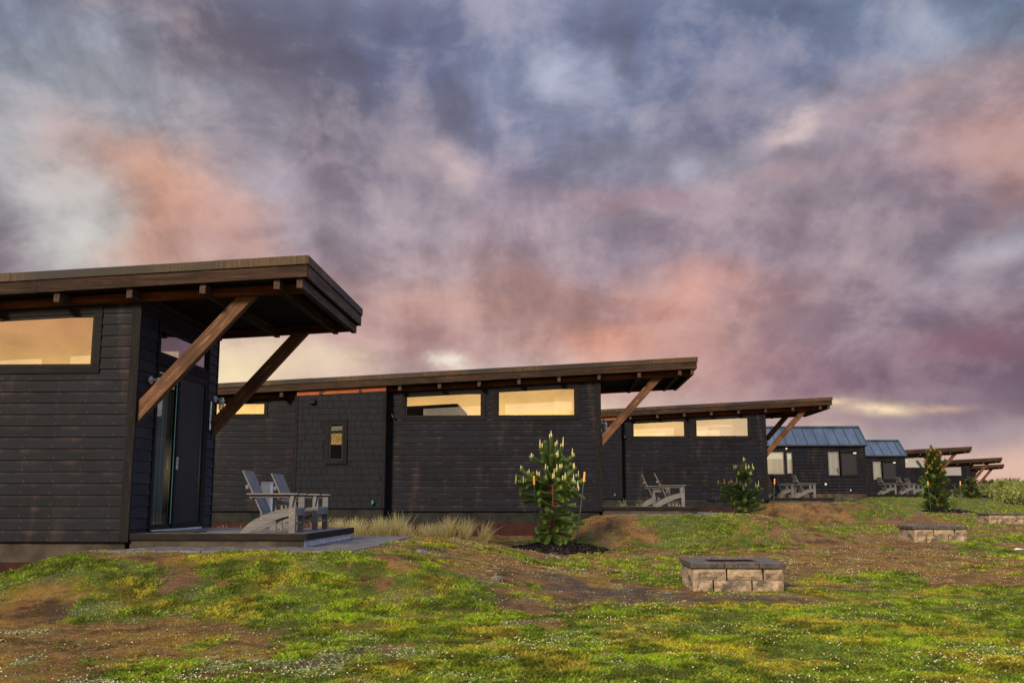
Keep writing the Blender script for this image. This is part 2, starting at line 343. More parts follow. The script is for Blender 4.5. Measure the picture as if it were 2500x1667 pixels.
mat_screen = glassmat('insect_screen', .04, (.30, .30, .30), .5, (.3, .3, .3))
mat_jar = glassmat('jar_glass', .25, (.9, .95, .95), .05)
def stone():
    m, t, p = newmat('split_face_block'); g = G(t)
    v = g.noise(g.map(scale=(1, 1, 1)), 16, 7, .7); b = g.noise(g.map(scale=(1, 1, 1.6)), 3.6, 5, .65)
    col = g.mix(g.rng(v, .35, .65), (.36, .275, .185), (.19, .14, .10))
    col = g.mix(g.rng(b, .48, .62, 0, .88), col, (.045, .042, .034))
    g.l(col, p.inputs['Base Color']); p.inputs['Roughness'].default_value = .9; g.bump(g.m('ADD', v, b), p, .02, .9)
    return m
mat_stone = stone()
mat_cap = simple('cap_stone', (.075, .066, .062), .38, var=.4, scale=9, c2=(.028, .027, .028), bump=.006)
mat_paver = simple('paver', (.105, .097, .105), .6, var=.35, scale=5, c2=(.055, .052, .058), bump=.004)
def vcol(name, rough=.75, trans=.35, attr='col', spec=.2):
    m = bpy.data.materials.new(name); m.use_nodes = True; t = m.node_tree; g = G(t); p = t.nodes['Principled BSDF']
    a = g.n('ShaderNodeAttribute'); a.attribute_name = attr
    g.l(a.outputs['Color'], p.inputs['Base Color']); p.inputs['Roughness'].default_value = rough; p.inputs['Specular IOR Level'].default_value = spec
    if trans:
        tb = g.n('ShaderNodeBsdfTranslucent'); g.l(a.outputs['Color'], tb.inputs[0])
        mx = g.n('ShaderNodeMixShader'); mx.inputs[0].default_value = trans
        g.l(p.outputs[0], mx.inputs[1]); g.l(tb.outputs[0], mx.inputs[2]); g.l(mx.outputs[0], t.nodes['Material Output'].inputs[0])
    return m
mat_blade = vcol('leaf_blade'); mat_chip = vcol('chip', .9, 0); mat_flower = vcol('flower', .8, .3)

# ------------------------------------------------------------------ mesh helpers
class MB:
    def __init__(s): s.v = []; s.f = []
    def quad(s, *p):
        b = len(s.v); s.v += [tuple(q) for q in p]; s.f.append(tuple(range(b, b + len(p)))); return s
    def box(s, x0, x1, y0, y1, z0, z1):
        b = len(s.v); s.v += [(x, y, z) for z in (z0, z1) for y in (y0, y1) for x in (x0, x1)]
        s.f += [tuple(b + i for i in q) for q in ((0, 2, 3, 1), (4, 5, 7, 6), (0, 1, 5, 4), (2, 6, 7, 3), (0, 4, 6, 2), (1, 3, 7, 5))]; return s
    def hexa(s, p):   # 8 corners: bottom 4 (ccw) then top 4
        b = len(s.v); s.v += [tuple(q) for q in p]
        s.f += [tuple(b + i for i in q) for q in ((3, 2, 1, 0), (4, 5, 6, 7), (0, 1, 5, 4), (1, 2, 6, 5), (2, 3, 7, 6), (3, 0, 4, 7))]; return s
    def prism(s, prof, a, b_, axis='y'):     # closed profile (u,w) extruded along axis
        n = len(prof); b = len(s.v)
        for t in (a, b_):
            for (u_, w) in prof: s.v.append({'y': (u_, t, w), 'x': (t, u_, w), 'z': (u_, w, t)}[axis])
        s.f.append(tuple(b + i for i in range(n - 1, -1, -1))); s.f.append(tuple(b + n + i for i in range(n)))
        for i in range(n):
            j = (i + 1) % n; s.f.append((b + i, b + j, b + n + j, b + n + i))
        return s
    def tube(s, pts, rad, k=8, cap=True):
        pts = [Vector(p) for p in pts]; rad = rad if isinstance(rad, (list, tuple)) else [rad] * len(pts); b = len(s.v)
        for i, p in enumerate(pts):
            t = (pts[min(i + 1, len(pts) - 1)] - pts[max(i - 1, 0)]).normalized()
            a = t.cross(Vector((0, 0, 1)) if abs(t.z) < .9 else Vector((1, 0, 0))).normalized(); c = t.cross(a)
            for j in range(k):
                an = 2 * math.pi * j / k; q = p + (a * math.cos(an) + c * math.sin(an)) * rad[i]; s.v.append(tuple(q))
        for i in range(len(pts) - 1):
            for j in range(k):
                s.f.append((b + i * k + j, b + i * k + (j + 1) % k, b + (i + 1) * k + (j + 1) % k, b + (i + 1) * k + j))
        if cap:
            s.f.append(tuple(b + j for j in range(k))); s.f.append(tuple(b + (len(pts) - 1) * k + j for j in range(k - 1, -1, -1)))
        return s
    def build(s, name, mat, parent=None, bevel=0, smooth=False):
        me = bpy.data.meshes.new(name); me.from_pydata(s.v, [], s.f)
        me.materials.append(mat); me.validate()
        import bmesh
        bm = bmesh.new(); bm.from_mesh(me); bmesh.ops.recalc_face_normals(bm, faces=bm.faces); bm.to_mesh(me); bm.free()
        if smooth: me.polygons.foreach_set('use_smooth', [True] * len(me.polygons))
        o = bpy.data.objects.new(name, me); COL.objects.link(o)
        if parent: o.parent = parent
        if bevel:
            b = o.modifiers.new('bevel', 'BEVEL'); b.width = bevel; b.segments = 2; b.limit_method = 'ANGLE'
        return o
def fast(name, V, F, mat, C=None, parent=None):
    """numpy mesh; V (n,3); F (m,k) ; C per-vertex colours (n,3)"""
    V = np.asarray(V, 'f'); F = np.asarray(F, 'i'); k = F.shape[1]
    me = bpy.data.meshes.new(name); me.vertices.add(len(V)); me.vertices.foreach_set('co', V.ravel())
    me.loops.add(F.size); me.loops.foreach_set('vertex_index', F.ravel())
    me.polygons.add(len(F)); me.polygons.foreach_set('loop_start', np.arange(0, F.size, k, dtype='i')); me.polygons.foreach_set('loop_total', np.full(len(F), k, 'i'))
    me.update(calc_edges=True)
    if C is not None:
        a = me.color_attributes.new('col', 'FLOAT_COLOR', 'POINT'); c4 = np.ones((len(V), 4), 'f'); c4[:, :3] = C; a.data.foreach_set('color', c4.ravel())
    me.materials.append(mat); o = bpy.data.objects.new(name, me); COL.objects.link(o)
    if parent: o.parent = parent
    return o
def empty(name, loc, rz=0):
    o = bpy.data.objects.new(name, None); COL.objects.link(o); o.location = loc; o.rotation_euler = (0, 0, rz); o.empty_display_size = .2; return o
def tag(o, label=None, cat=None, group=None, kind=None):
    for k, v_ in (('label', label), ('category', cat), ('group', group), ('kind', kind)):
        if v_: o[k] = v_
    return o
def children(o): return [c for c in bpy.data.objects if c.parent == o]
def copy_tree(o, parent=None):
    c = o.copy(); COL.objects.link(c)
    if parent is not None: c.parent = parent
    for ch in children(o): copy_tree(ch, c)
    return c

# value noise in numpy
def vnoise(x, y, seed=0):
    xi = np.floor(x).astype(np.int64); yi = np.floor(y).astype(np.int64); xf = x - xi; yf = y - yi
    xf = xf * xf * (3 - 2 * xf); yf = yf * yf * (3 - 2 * yf)
    def h(a, b):
        n = (a * 374761393 + b * 668265263 + seed * 2147483647) & 0xffffffff
        n = ((n ^ (n >> 13)) * 1274126177) & 0xffffffff
        return ((n ^ (n >> 16)) & 0xffff) / 65535.0
    return (h(xi, yi) * (1 - xf) + h(xi + 1, yi) * xf) * (1 - yf) + (h(xi, yi + 1) * (1 - xf) + h(xi + 1, yi + 1) * xf) * yf
def fbm(x, y, seed=0, o=4, g=.5):
    s = 0; a = 1; t = 0
    for i in range(o):
        s = s + a * vnoise(x * 2 ** i + 17.3 * i, y * 2 ** i - 9.1 * i, seed + i); t += a; a *= g
    return s / t
def sst(x, a, b):
    t = np.clip((x - a) / (b - a), 0, 1); return t * t * (3 - 2 * t)

# ------------------------------------------------------------------ layout
# cabins: front near corner (X, Y) and deck height
CAB = [(-6.222, 14.5, .78), (1.257, 27.4, 1.09), (8.583, 41.0, 1.37), (28.3, 76.0, 1.22), (35.7, 88.0, .92), (41.1, 100.0, .78)]
LOTS = [(x, y, z - .19) for x, y, z in CAB] + [(16.6, 54.3, 1.44), (22.5, 65.5, 1.50)]
PITS = [(1.831, 13.7, .075), (8.47, 24.3, .30), (15.45, 36.7, .46)]
PINES = [(-.07, 22.5), (6.35, 34.0), (17.6, 47.5)]
def gz(x, y, fine=True):
    x = np.asarray(x, 'd'); y = np.asarray(y, 'd')
    base = np.interp(y, [-40, 5, 10, 13.7, 18, 22, 27, 38, 48, 60, 75, 110, 400], [-.1, 0, .0, .05, .09, .15, .30, .42, .76, .88, .92, .9, .9])
    base = base - .10 * sst(x - y * .18, 3, 9) * sst(y, 45, 60)
    base = base + .05 * (fbm(x * .28, y * .28, 3) - .5) * 2 * sst(y, 3, 8)
    h = base
    for (cx_, cy_, P) in LOTS:
        lx = x - cx_; ly = y - cy_
        ddx = np.maximum(np.maximum(.1 - lx, lx - 3.55), 0); ddy = np.maximum(np.maximum(-1.15 - ly, ly - 4.8), 0)
        lft = lx < .1
        fx = np.where(lft, 1.85, 3.6); fy = np.where(ly < 0, 3.1, 3.6)
        dd = np.sqrt((ddx / fx) ** 2 + (ddy / fy) ** 2)
        dd = dd + .16 * (fbm(x * .5, y * .5, 21) - .5)
        w = 1 - sst(dd, 0.02, 1.0)
        h = np.maximum(h, base + (P - .015 - base) * w)
    h = h + .05 * (fbm(x * 1.1, y * 1.1, 5) - .5)
    if fine: h = h + .07 * (fbm(x * 4.4, y * 4.4, 9, 4, .6) - .5)
    # level pads
    for (cx_, cy_, P) in LOTS:
        inside = (x > cx_ - .3) & (x < cx_ + 3.56) & (y > cy_ - 1.15) & (y < cy_ + 4.8)
        h = np.where(inside, np.minimum(h, P - .03), h)
    for (px, py, pz) in PITS:
        r = np.hypot(x - px - .6, y - py - .6); w = 1 - sst(r, .8, 2.2); h = h * (1 - w) + (pz - .01) * w + .01 * w * (fbm(x * 6, y * 6, 31) - .5)
    return h
# ground cover weights
def cover(x, y):
    def bl(cx_, cy_, rx, ry, n=.7):
        q = ((x - cx_) / rx) ** 2 + ((y - cy_) / ry) ** 2; return np.exp(-q)
    n1 = fbm(x * .62, y * .46, 41, 5, .6); n2 = fbm(x * 2.6, y * 1.7, 51, 5, .66); n3 = fbm(x * .9 + 5, y * .6, 61, 4)
    g = .52 + 1.9 * (n1 - .5) + 1.25 * (n2 - .5) - .05 * sst(y, 12.5, 14) * (1 - sst(y, 30, 40)) - .10 * (1 - sst(x, -2.6, -.6)) * (1 - sst(y, 9, 16))
    lush = sst(x - (y - 8) * .15, -.6, 1.2) * (1 - sst(y, 11.6, 13.2))
    g = g + .75 * lush - .08
    for a in ((-2.3, 10.6, 1.0, 1.2, .7), (-3.6, 12.6, .9, .6, .6), (-1.9, 9.4, .5, .35, .35), (-1.5, 10.3, .6, .6, .5), (-6.3, 12.2, .9, .9, .9), (-3.4, 11.2, .8, .5, .35), (2.9, 26.0, 1.6, 1.0, .6),
              (3.6, 24.4, 1.4, 2, .5), (5.0, 13.8, 2.6, 1.2, .35), (18.5, 53, 2.4, 2, .7), (17, 51, 3, 1.5, .6), (23, 60, 8, 6, .4), (10, 39.5, 1.5, 1.5, .3)):
        g = g + a[4] * bl(*a[:4])
    for a in ((-5.2, 12.9, 1.0, 1.1, .8), (-4.5, 9.6, 1.3, .7, .35), (.7, 13.9, 1.0, .8, .8), (-.5, 15.6, 1.4, 1.3, .5), (2.6, 12.7, 1.1, .35, .7), (1.2, 27.3, 1.4, 1.9, .8), (9.2, 38.8, 2.0, 1.4, .7), (-1.9, 12.0, .7, 1.0, .2),
              (-2.0, 14.5, 1.0, 2.5, .3), (5.5, 20, 3.0, 2.0, .3), (14, 37, 2.5, 1.0, .5), (8, 27, 2, 2, .3)):
        g = g - a[4] * bl(*a[:4])
    green = sst(g, .40, .58)
    wet = np.clip(bl(.75, 13.6, .95, .75) * 1.5 + bl(3.0, 12.75, .75, .45) * 1.3 + bl(1.3, 12.6, 1.2, .3) + .6 * bl(.2, 14.6, .9, .5) + bl(-2.0, 15.6, .7, .8) + .8 * bl(13.0, 36.5, 2, .7), 0, 1.4) * sst(n2, .36, .6)
    wet = np.clip(wet + .35 * sst(n3, .62, .75), 0, 1) * (1 - green * .6)
    sage = sst(fbm(x * 2.2 + 31, y * 2.0, 71, 3, .6), .58, .66) * (1 - lush * .8)
    moss = sst(fbm(x * 1.5 + 3, y * 1.4 + 60, 81, 4, .6), .54, .66) * (1 - sst(y, 14, 30) * .7)
    flow = sst(fbm(x * 1.0 + 9, y * 1.1 + 20, 91, 5, .6), .50, .62)
    for a in ((.1, 8.4, .6, .35, .9), (.9, 12.35, .7, .22, 1.0), (4.8, 18, 2.5, 3, .6), (9.2, 23.5, 3, 3, .5), (3.6, 8.3, 1.2, .6, .5), (-3.2, 9.2, .7, .25, .5), (1.5, 17, 2, 3, .35)): flow = flow + a[4] * bl(*a[:4])
    return green, wet, sage, moss, np.clip(flow, 0, 1.6)
def covcol(x, y):
    green, wet, sage, moss, flow = cover(x, y)
    n = fbm(x * 3, y * 3, 101, 3)[:, None]
    br = np.array((.175, .094, .036)) * (.6 + .8 * n)
    gr = np.array((.070, .095, .014)) * (.65 + .7 * n)
    ye = np.array((.34, .235, .030)); dk = np.array((.060, .050, .050)); sg = np.array((.22, .25, .12))
    dkn = sst(fbm(x * 4.5, y * 4.5, 107, 3, .6), .52, .68)[:, None]; br = br * (1 - .6 * dkn)
    c = br
    c = c + (ye * .9 - c) * (moss * .42)[:, None]
    c = c + (gr - c) * (green * .92)[:, None]
    c = c + (ye * .55 + gr * .45 - c) * (moss * green * .5)[:, None]
    c = c + (sg - c) * (sage * .15)[:, None]
    c = c + (dk - c) * (wet * .85)[:, None]
    return c, green, wet, sage, moss, flow

# ------------------------------------------------------------------ ground
def axis(segs):
    out = []
    for a, b, n in segs: out += list(np.linspace(a, b, n, endpoint=False))
    out.append(segs[-1][1]); return np.array(out)
xs = axis([(-900, -120, 6), (-120, -30, 12), (-30, -9, 40), (-9, 8, 310), (8, 26, 130), (26, 60, 70), (60, 150, 14), (150, 900, 6)])
ys = axis([(-600, -60, 6), (-60, 0, 20), (0, 6, 20), (6, 16, 210), (16, 30, 150), (30, 60, 130), (60, 120, 70), (120, 250, 14), (250, 2500, 10)])
XX, YY = np.meshgrid(xs, ys); ZZ = gz(XX.ravel(), YY.ravel())
V = np.stack([XX.ravel(), YY.ravel(), ZZ], 1); nx_, ny_ = len(xs), len(ys)
i0 = (np.arange(ny_ - 1)[:, None] * nx_ + np.arange(nx_ - 1)[None]).ravel()
F = np.stack([i0, i0 + 1, i0 + nx_ + 1, i0 + nx_], 1)
CC = covcol(V[:, 0], V[:, 1])[0]
m, t, p = newmat('turf_soil'); g = G(t)
a = g.n('ShaderNodeAttribute'); a.attribute_name = 'col'
v1 = g.noise(g.map(), 14, 9, .78); v2 = g.noise(g.map(), 60, 6, .75); v3 = g.noise(g.map(scale=(1, .5, 1)), 2.2, 6, .6)
c1 = g.mix(g.rng(v1, .35, .68), (1.5, 1.45, 1.35), (.45, .45, .47)); c1 = g.mix(1.0, a.outputs['Color'], c1, 'MULTIPLY'); v4 = g.noise(g.map(), 110, 3, .7); c1 = g.mix(g.rng(v4, .44, .34, 0, .55), c1, (.035, .026, .018))
c1 = g.mix(g.rng(v2, .60, .75, 0, .5), c1, (.20, .16, .10)); c1 = g.mix(g.rng(v3, .55, .75, 0, .55), c1, (.050, .036, .026))
g.l(c1, p.inputs['Base Color']); p.inputs['Roughness'].default_value = .95; p.inputs['Specular IOR Level'].default_value = .15
g.bump(g.m('ADD', v1, v2), p, .035, .9)
ground = fast('ground', V, F, m, CC); tag(ground, kind='structure')
ground.data.polygons.foreach_set('use_smooth', [True] * len(ground.data.polygons))

# ------------------------------------------------------------------ grass, flowers
def scatter(n, y0, y1, power, keep, xa=lambda y: -.56 * y - .6, xb=lambda y: .49 * y + .8):
    y = y0 * (y1 / y0) ** (rng.random(n) ** power)
    x = xa(y) + rng.random(n) * (xb(y) - xa(y))
    ok = np.ones(n, bool)
    for (cx_, cy_, P) in LOTS: ok &= ~((x > cx_ - .05) & (x < cx_ + 3.52) & (y > cy_ - 1.12) & (y < cy_ + 4.75)) & ~((x < cx_ + .02) & (y > cy_ - (.32 if True else 0)) & (y < cy_ + 3.6))
    for (px, py, pz) in PITS: ok &= ~((x > px - .05) & (x < px + 1.25) & (y > py - .03) & (y < py + 1.25))
    for i, (px, py) in enumerate(PINES): ok &= np.hypot((x - px) , (y - py)) > 1.02
    x = x[ok]; y = y[ok]; k = keep(x, y); m_ = rng.random(len(x)) < k
    return x[m_], y[m_]
def blades(name, x, y, h, w, col, lean=.5, seg=1):
    n = len(x); z = gz(x, y) - .006; an = rng.random(n) * 2 * np.pi; la = rng.random(n) * 2 * np.pi; le = h * lean * (.3 + rng.random(n))
    wx = np.cos(an) * w / 2; wy = np.sin(an) * w / 2; tx = x + np.cos(la) * le; ty = y + np.sin(la) * le
    V = np.empty((n, 4, 3)); mid = .55
    V[:, 0] = np.stack([x - wx, y - wy, z], 1); V[:, 1] = np.stack([x + wx, y + wy, z], 1)
    V[:, 2] = np.stack([x + (tx - x) * .35 + wx * .8, y + (ty - y) * .35 + wy * .8, z + h * .62], 1); V[:, 3] = np.stack([tx, ty, z + h], 1)
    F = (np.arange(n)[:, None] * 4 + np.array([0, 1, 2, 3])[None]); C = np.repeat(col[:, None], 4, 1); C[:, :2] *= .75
    return V.reshape(-1, 3), F, C.reshape(-1, 3)
def gcol(x, y, n):
    c, green, wet, sage, moss, flow = covcol(x, y)
    lush = np.array((.215, .325, .012)); lime = np.array((.48, .54, .028)); deep = np.array((.060, .130, .012)); straw = np.array((.40, .26, .09)); rust = np.array((.24, .115, .035))
    t1 = rng.random(n); pt = fbm(x * 1.4, y * 1.2, 121, 4)
    k = lush + (deep - lush) * sst(pt, .36, .56)[:, None] * .8; k = k + (lime - k) * (t1 * t1 * .7)[:, None] * sst(pt, .45, .65)[:, None]
    k = k + (np.array((.46, .33, .035)) - k) * (moss * .5)[:, None]
    dry = (rng.random(n) < (.10 + .75 * (1 - green)))[:, None]
    k = np.where(dry, straw * .55 + rust * .45 + (straw - rust) * (rng.random(n)[:, None] - .5), k)
    k = k * (.5 + .95 * rng.random(n))[:, None] * (.5 + .8 * sst(fbm(x * 6, y * 6, 141, 3, .6), .35, .62))[:, None]
    return k
parts = []
for (n, y0, y1, hs, ws, pw) in ((1250000, 5.6, 15.5, (.013, .036), .0052, 1.0), (640000, 15.5, 34, (.020, .050), .011, .9), (330000, 34, 92, (.03, .07), .030, .9)):
    x, y = scatter(n, y0, y1, pw, lambda x, y: np.clip(.70 + .45 * cover(x, y)[0] - .5 * cover(x, y)[1], 0.05, 1) * (.55 + .45 * sst(fbm(x * 5, y * 5, 151, 3), .36, .56)))
    tuft = .50 + .95 * sst(fbm(x * 2.6, y * 2.6, 131, 4, .6), .36, .66)
    gr = cover(x, y)[0]
    h = (hs[0] + (hs[1] - hs[0]) * rng.random(len(x))) * tuft * (.36 + .64 * gr)
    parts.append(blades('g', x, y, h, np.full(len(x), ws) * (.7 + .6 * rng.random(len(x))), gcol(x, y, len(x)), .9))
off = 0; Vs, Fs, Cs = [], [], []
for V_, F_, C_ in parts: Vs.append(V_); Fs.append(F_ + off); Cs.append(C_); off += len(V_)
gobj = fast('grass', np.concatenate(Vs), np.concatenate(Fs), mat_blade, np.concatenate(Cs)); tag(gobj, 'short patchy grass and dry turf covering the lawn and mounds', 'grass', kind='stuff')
# low broad-leaf weeds (clover, dandelion rosettes): small flat leaves in patches
def leaves(n, y0, y1, size, keep, colf, up=.02):
    x, y = scatter(n, y0, y1, 1.0, keep); n = len(x); z = gz(x, y) + rng.random(n) * up + .004
    a = rng.random(n) * 2 * np.pi; s = size * (.6 + .8 * rng.random(n)); tl = (rng.random((n, 2)) - .5) * 1.1
    V = np.empty((n, 4, 3))
    for i, (u_, w_) in enumerate(((-1, 0), (0, -.45), (1, 0), (0, .45))):
        dx = (u_ * np.cos(a) - w_ * np.sin(a)) * s; dy = (u_ * np.sin(a) + w_ * np.cos(a)) * s
        V[:, i] = np.stack([x + dx, y + dy, z + dx * tl[:, 0] + dy * tl[:, 1]], 1)
    return V.reshape(-1, 3), np.arange(n * 4).reshape(n, 4), np.repeat(colf(x, y, n)[:, None], 4, 1).reshape(-1, 3)
wc = lambda x, y, n: (np.array((.15, .23, .045)) + (np.array((.34, .38, .20)) - np.array((.15, .23, .045))) * (cover(x, y)[2] * .8)[:, None]) * (.6 + .8 * rng.random(n))[:, None]
P1 = leaves(210000, 5.6, 16, .011, lambda x, y: np.clip(.12 + .9 * cover(x, y)[2] + .35 * cover(x, y)[4] * cover(x, y)[0], 0, 1) * (1 - .7 * cover(x, y)[1]), wc)
P2 = leaves(80000, 16, 45, .020, lambda x, y: np.clip(.1 + .9 * cover(x, y)[2], 0, 1), wc)
wo_ = fast('clover_leaves', np.concatenate([P1[0], P2[0]]), np.concatenate([P1[1], P2[1] + len(P1[0])]), mat_blade, np.concatenate([P1[2], P2[2]])); tag(wo_, 'low clover and broad leaved weeds growing through the lawn', 'ground cover', kind='stuff')
def balls(name, x, y, z, r, col, mat, sq=1.0):
    n = len(x); o = np.array([(1, 0, 0), (-1, 0, 0), (0, 1, 0), (0, -1, 0), (0, 0, 1), (0, 0, -1)], 'f'); P = np.stack([x, y, z], 1)
    V = P[:, None] + o[None] * r[:, None, None] * np.array((1, 1, sq)); f = np.array([(0, 2, 4), (2, 1, 4), (1, 3, 4), (3, 0, 4), (2, 0, 5), (1, 2, 5), (3, 1, 5), (0, 3, 5)])
    return fast(name, V.reshape(-1, 3), (np.arange(n)[:, None, None] * 6 + f[None]).reshape(-1, 3), mat, np.repeat(col[:, None], 6, 1).reshape(-1, 3))
fx, fy = scatter(42000, 5.6, 48, .95, lambda x, y: np.clip(.02 + .42 * cover(x, y)[4] ** 1.6 + .02, 0, 1) * (1 - .8 * cover(x, y)[1]) * np.where((x < -1) & (y > 9.8) & (y < 20), .12, 1))
n = len(fx); fr = (.0045 + .0055 * rng.random(n)) * (1 + .035 * np.maximum(fy - 14, 0)); fc = np.array((.78, .66, .44)) * (.7 + .4 * rng.random(n))[:, None]
fl = balls('clover_flowers', fx, fy, gz(fx, fy) + .02 + .022 * rng.random(n), fr, fc, mat_flower, .8); tag(fl, 'small cream clover blossoms dotted over the lawn', 'flowers', kind='stuff')
# pebbles and crumbs of soil on bare patches
gx, gy = scatter(60000, 5.8, 30, 1.0, lambda x, y: np.clip(.05 + .9 * cover(x, y)[1] + .3 * (1 - cover(x, y)[0]), 0, 1))
n = len(gx); gr_ = .004 + .008 * rng.random(n) ** 2.5; gc = np.array((.085, .070, .062)) * (.3 + 1.5 * rng.random(n) ** 2)[:, None]
pb = balls('soil_crumbs', gx, gy, gz(gx, gy) + .002, gr_, gc, mat_chip, .6); tag(pb, 'loose dark pebbles and soil crumbs on the bare patches', 'gravel', kind='stuff')

# ------------------------------------------------------------------ cabin with single pitch roof
ZT = lambda x: 3.889 + .05 * x          # top of roof relative to the deck
LEN = 13.6; DEP = 3.5; BOT = -.115; CRS = .169
def clip(poly, fn):
    out = []; n = len(poly)
    for i in range(n):
        a, b = poly[i], poly[(i + 1) % n]; fa, fb = fn(a), fn(b)
        if fa >= 0: out.append(a)
        if (fa >= 0) != (fb >= 0):
            t_ = fa / (fa - fb); out.append(tuple(a[k] + (b[k] - a[k]) * t_ for k in range(len(a))))
    return out
def lap_siding(x0, x1, z0, topf, holes, place, course=CRS, z_start=None, thick=.021):
    """lap boards; place(u, z, out) -> xyz ; holes (u0,u1,z0,z1 function?)"""
    mb = MB(); z_start = z0 if z_start is None else z_start; zmax = max(topf(x0), topf(x1)); k = 0
    while z_start + k * course < zmax:
        a = max(z0, z_start + k * course); b = min(zmax, z_start + (k + 1) * course); k += 1
        if b <= a: continue
        cuts = sorted({a, b, *[h for H in holes for h in H[2:4] if a < h < b]})
        for c0, c1 in zip(cuts[:-1], cuts[1:]):
            iv = [(x0, x1)]
            for (h0, h1, hz0, hz1) in holes:
                if hz0 < c1 - 1e-6 and hz1 > c0 + 1e-6:
                    iv = [q for (p0, p1) in iv for q in ((p0, min(p1, h0)), (max(p0, h1), p1)) if q[1] - q[0] > 1e-4]
            base = z_start + (k - 1) * course
            for (p0, p1) in iv:
                o0 = thick * (1 - (c0 - base) / course); o1 = thick * (1 - (c1 - base) / course)
                poly = [(p0, c0, o0), (p1, c0, o0), (p1, c1, o1), (p0, c1, o1)]
                poly = clip(poly, lambda q: topf(q[0]) - q[1])
                if len(poly) > 2: mb.quad(*[place(*q) for q in poly])
                if abs(c0 - base) < 1e-6 and topf(p0) > c0:
                    mb.quad(place(p0, c0, 0), place(p1, c0, 0), place(p1, c0, o0), place(p0, c0, o0))
    return mb
def slab_holes(x0, x1, z0, topf, holes, y, flip=False):
    return lap_siding(x0, x1, z0, topf, holes, lambda u_, z_, o: (u_, y, z_), course=10, thick=0)
WT = lambda x: 3.30 + .05 * x           # head line of the long windows
WINS = [(-5.38, -3.26, 2.46), (-2.82, -.68, 2.46)]
def sloped_window(parent, x0, x1, zb, y, sgn, tw=.11, name='window'):
    """window with a head that follows the roof; y wall plane, sgn -1 faces the camera side"""
    ya, yb = sorted((y + sgn * .030, y - sgn * .02)); mbx = MB()
    o = MB()
    def ring(mb, a0, a1, b0, ti, y0_, y1_, head=WT):
        # frame ring of thickness ti outside the opening a0..a1, bottom b0
        h0, h1 = head(a0), head(a1)
        def hx(q): mb.hexa([(q[0][0], y0_, q[0][1]), (q[1][0], y0_, q[1][1]), (q[1][0], y1_, q[1][1]), (q[0][0], y1_, q[0][1]), (q[3][0], y0_, q[3][1]), (q[2][0], y0_, q[2][1]), (q[2][0], y1_, q[2][1]), (q[3][0], y1_, q[3][1])])
        hx([(a0 - ti, b0 - ti), (a1 + ti, b0 - ti), (a1 + ti, b0), (a0 - ti, b0)])
        hx([(a0 - ti, h0), (a1 + ti, h1), (a1 + ti, h1 + ti), (a0 - ti, h0 + ti)])
        hx([(a0 - ti, b0 + .0006), (a0, b0 + .0006), (a0, h0 - .0006), (a0 - ti, h0 - .0006)])
        hx([(a1, b0 + .0006), (a1 + ti, b0 + .0006), (a1 + ti, h1 - .0006), (a1, h1 - .0006)])
    ring(mbx, x0, x1, zb, tw, ya, yb); w = mbx.build(name, mat_trim, parent, .004)
    fr = MB(); ya2, yb2 = sorted((y + sgn * .012, y - sgn * .05)); 
    ring(fr, x0 + .035, x1 - .035, zb + .035, .034, ya2, yb2, lambda x: WT(x) - .035); fr.build('frame', mat_frame, w)
    gl = MB(); yg = y - sgn * .02
    gl.quad((x0 + .03, yg, zb + .03), (x1 - .03, yg, zb + .03), (x1 - .03, yg, WT(x1) - .03), (x0 + .03, yg, WT(x0) - .03)); gl.build('pane', mat_glass, w)
    return w
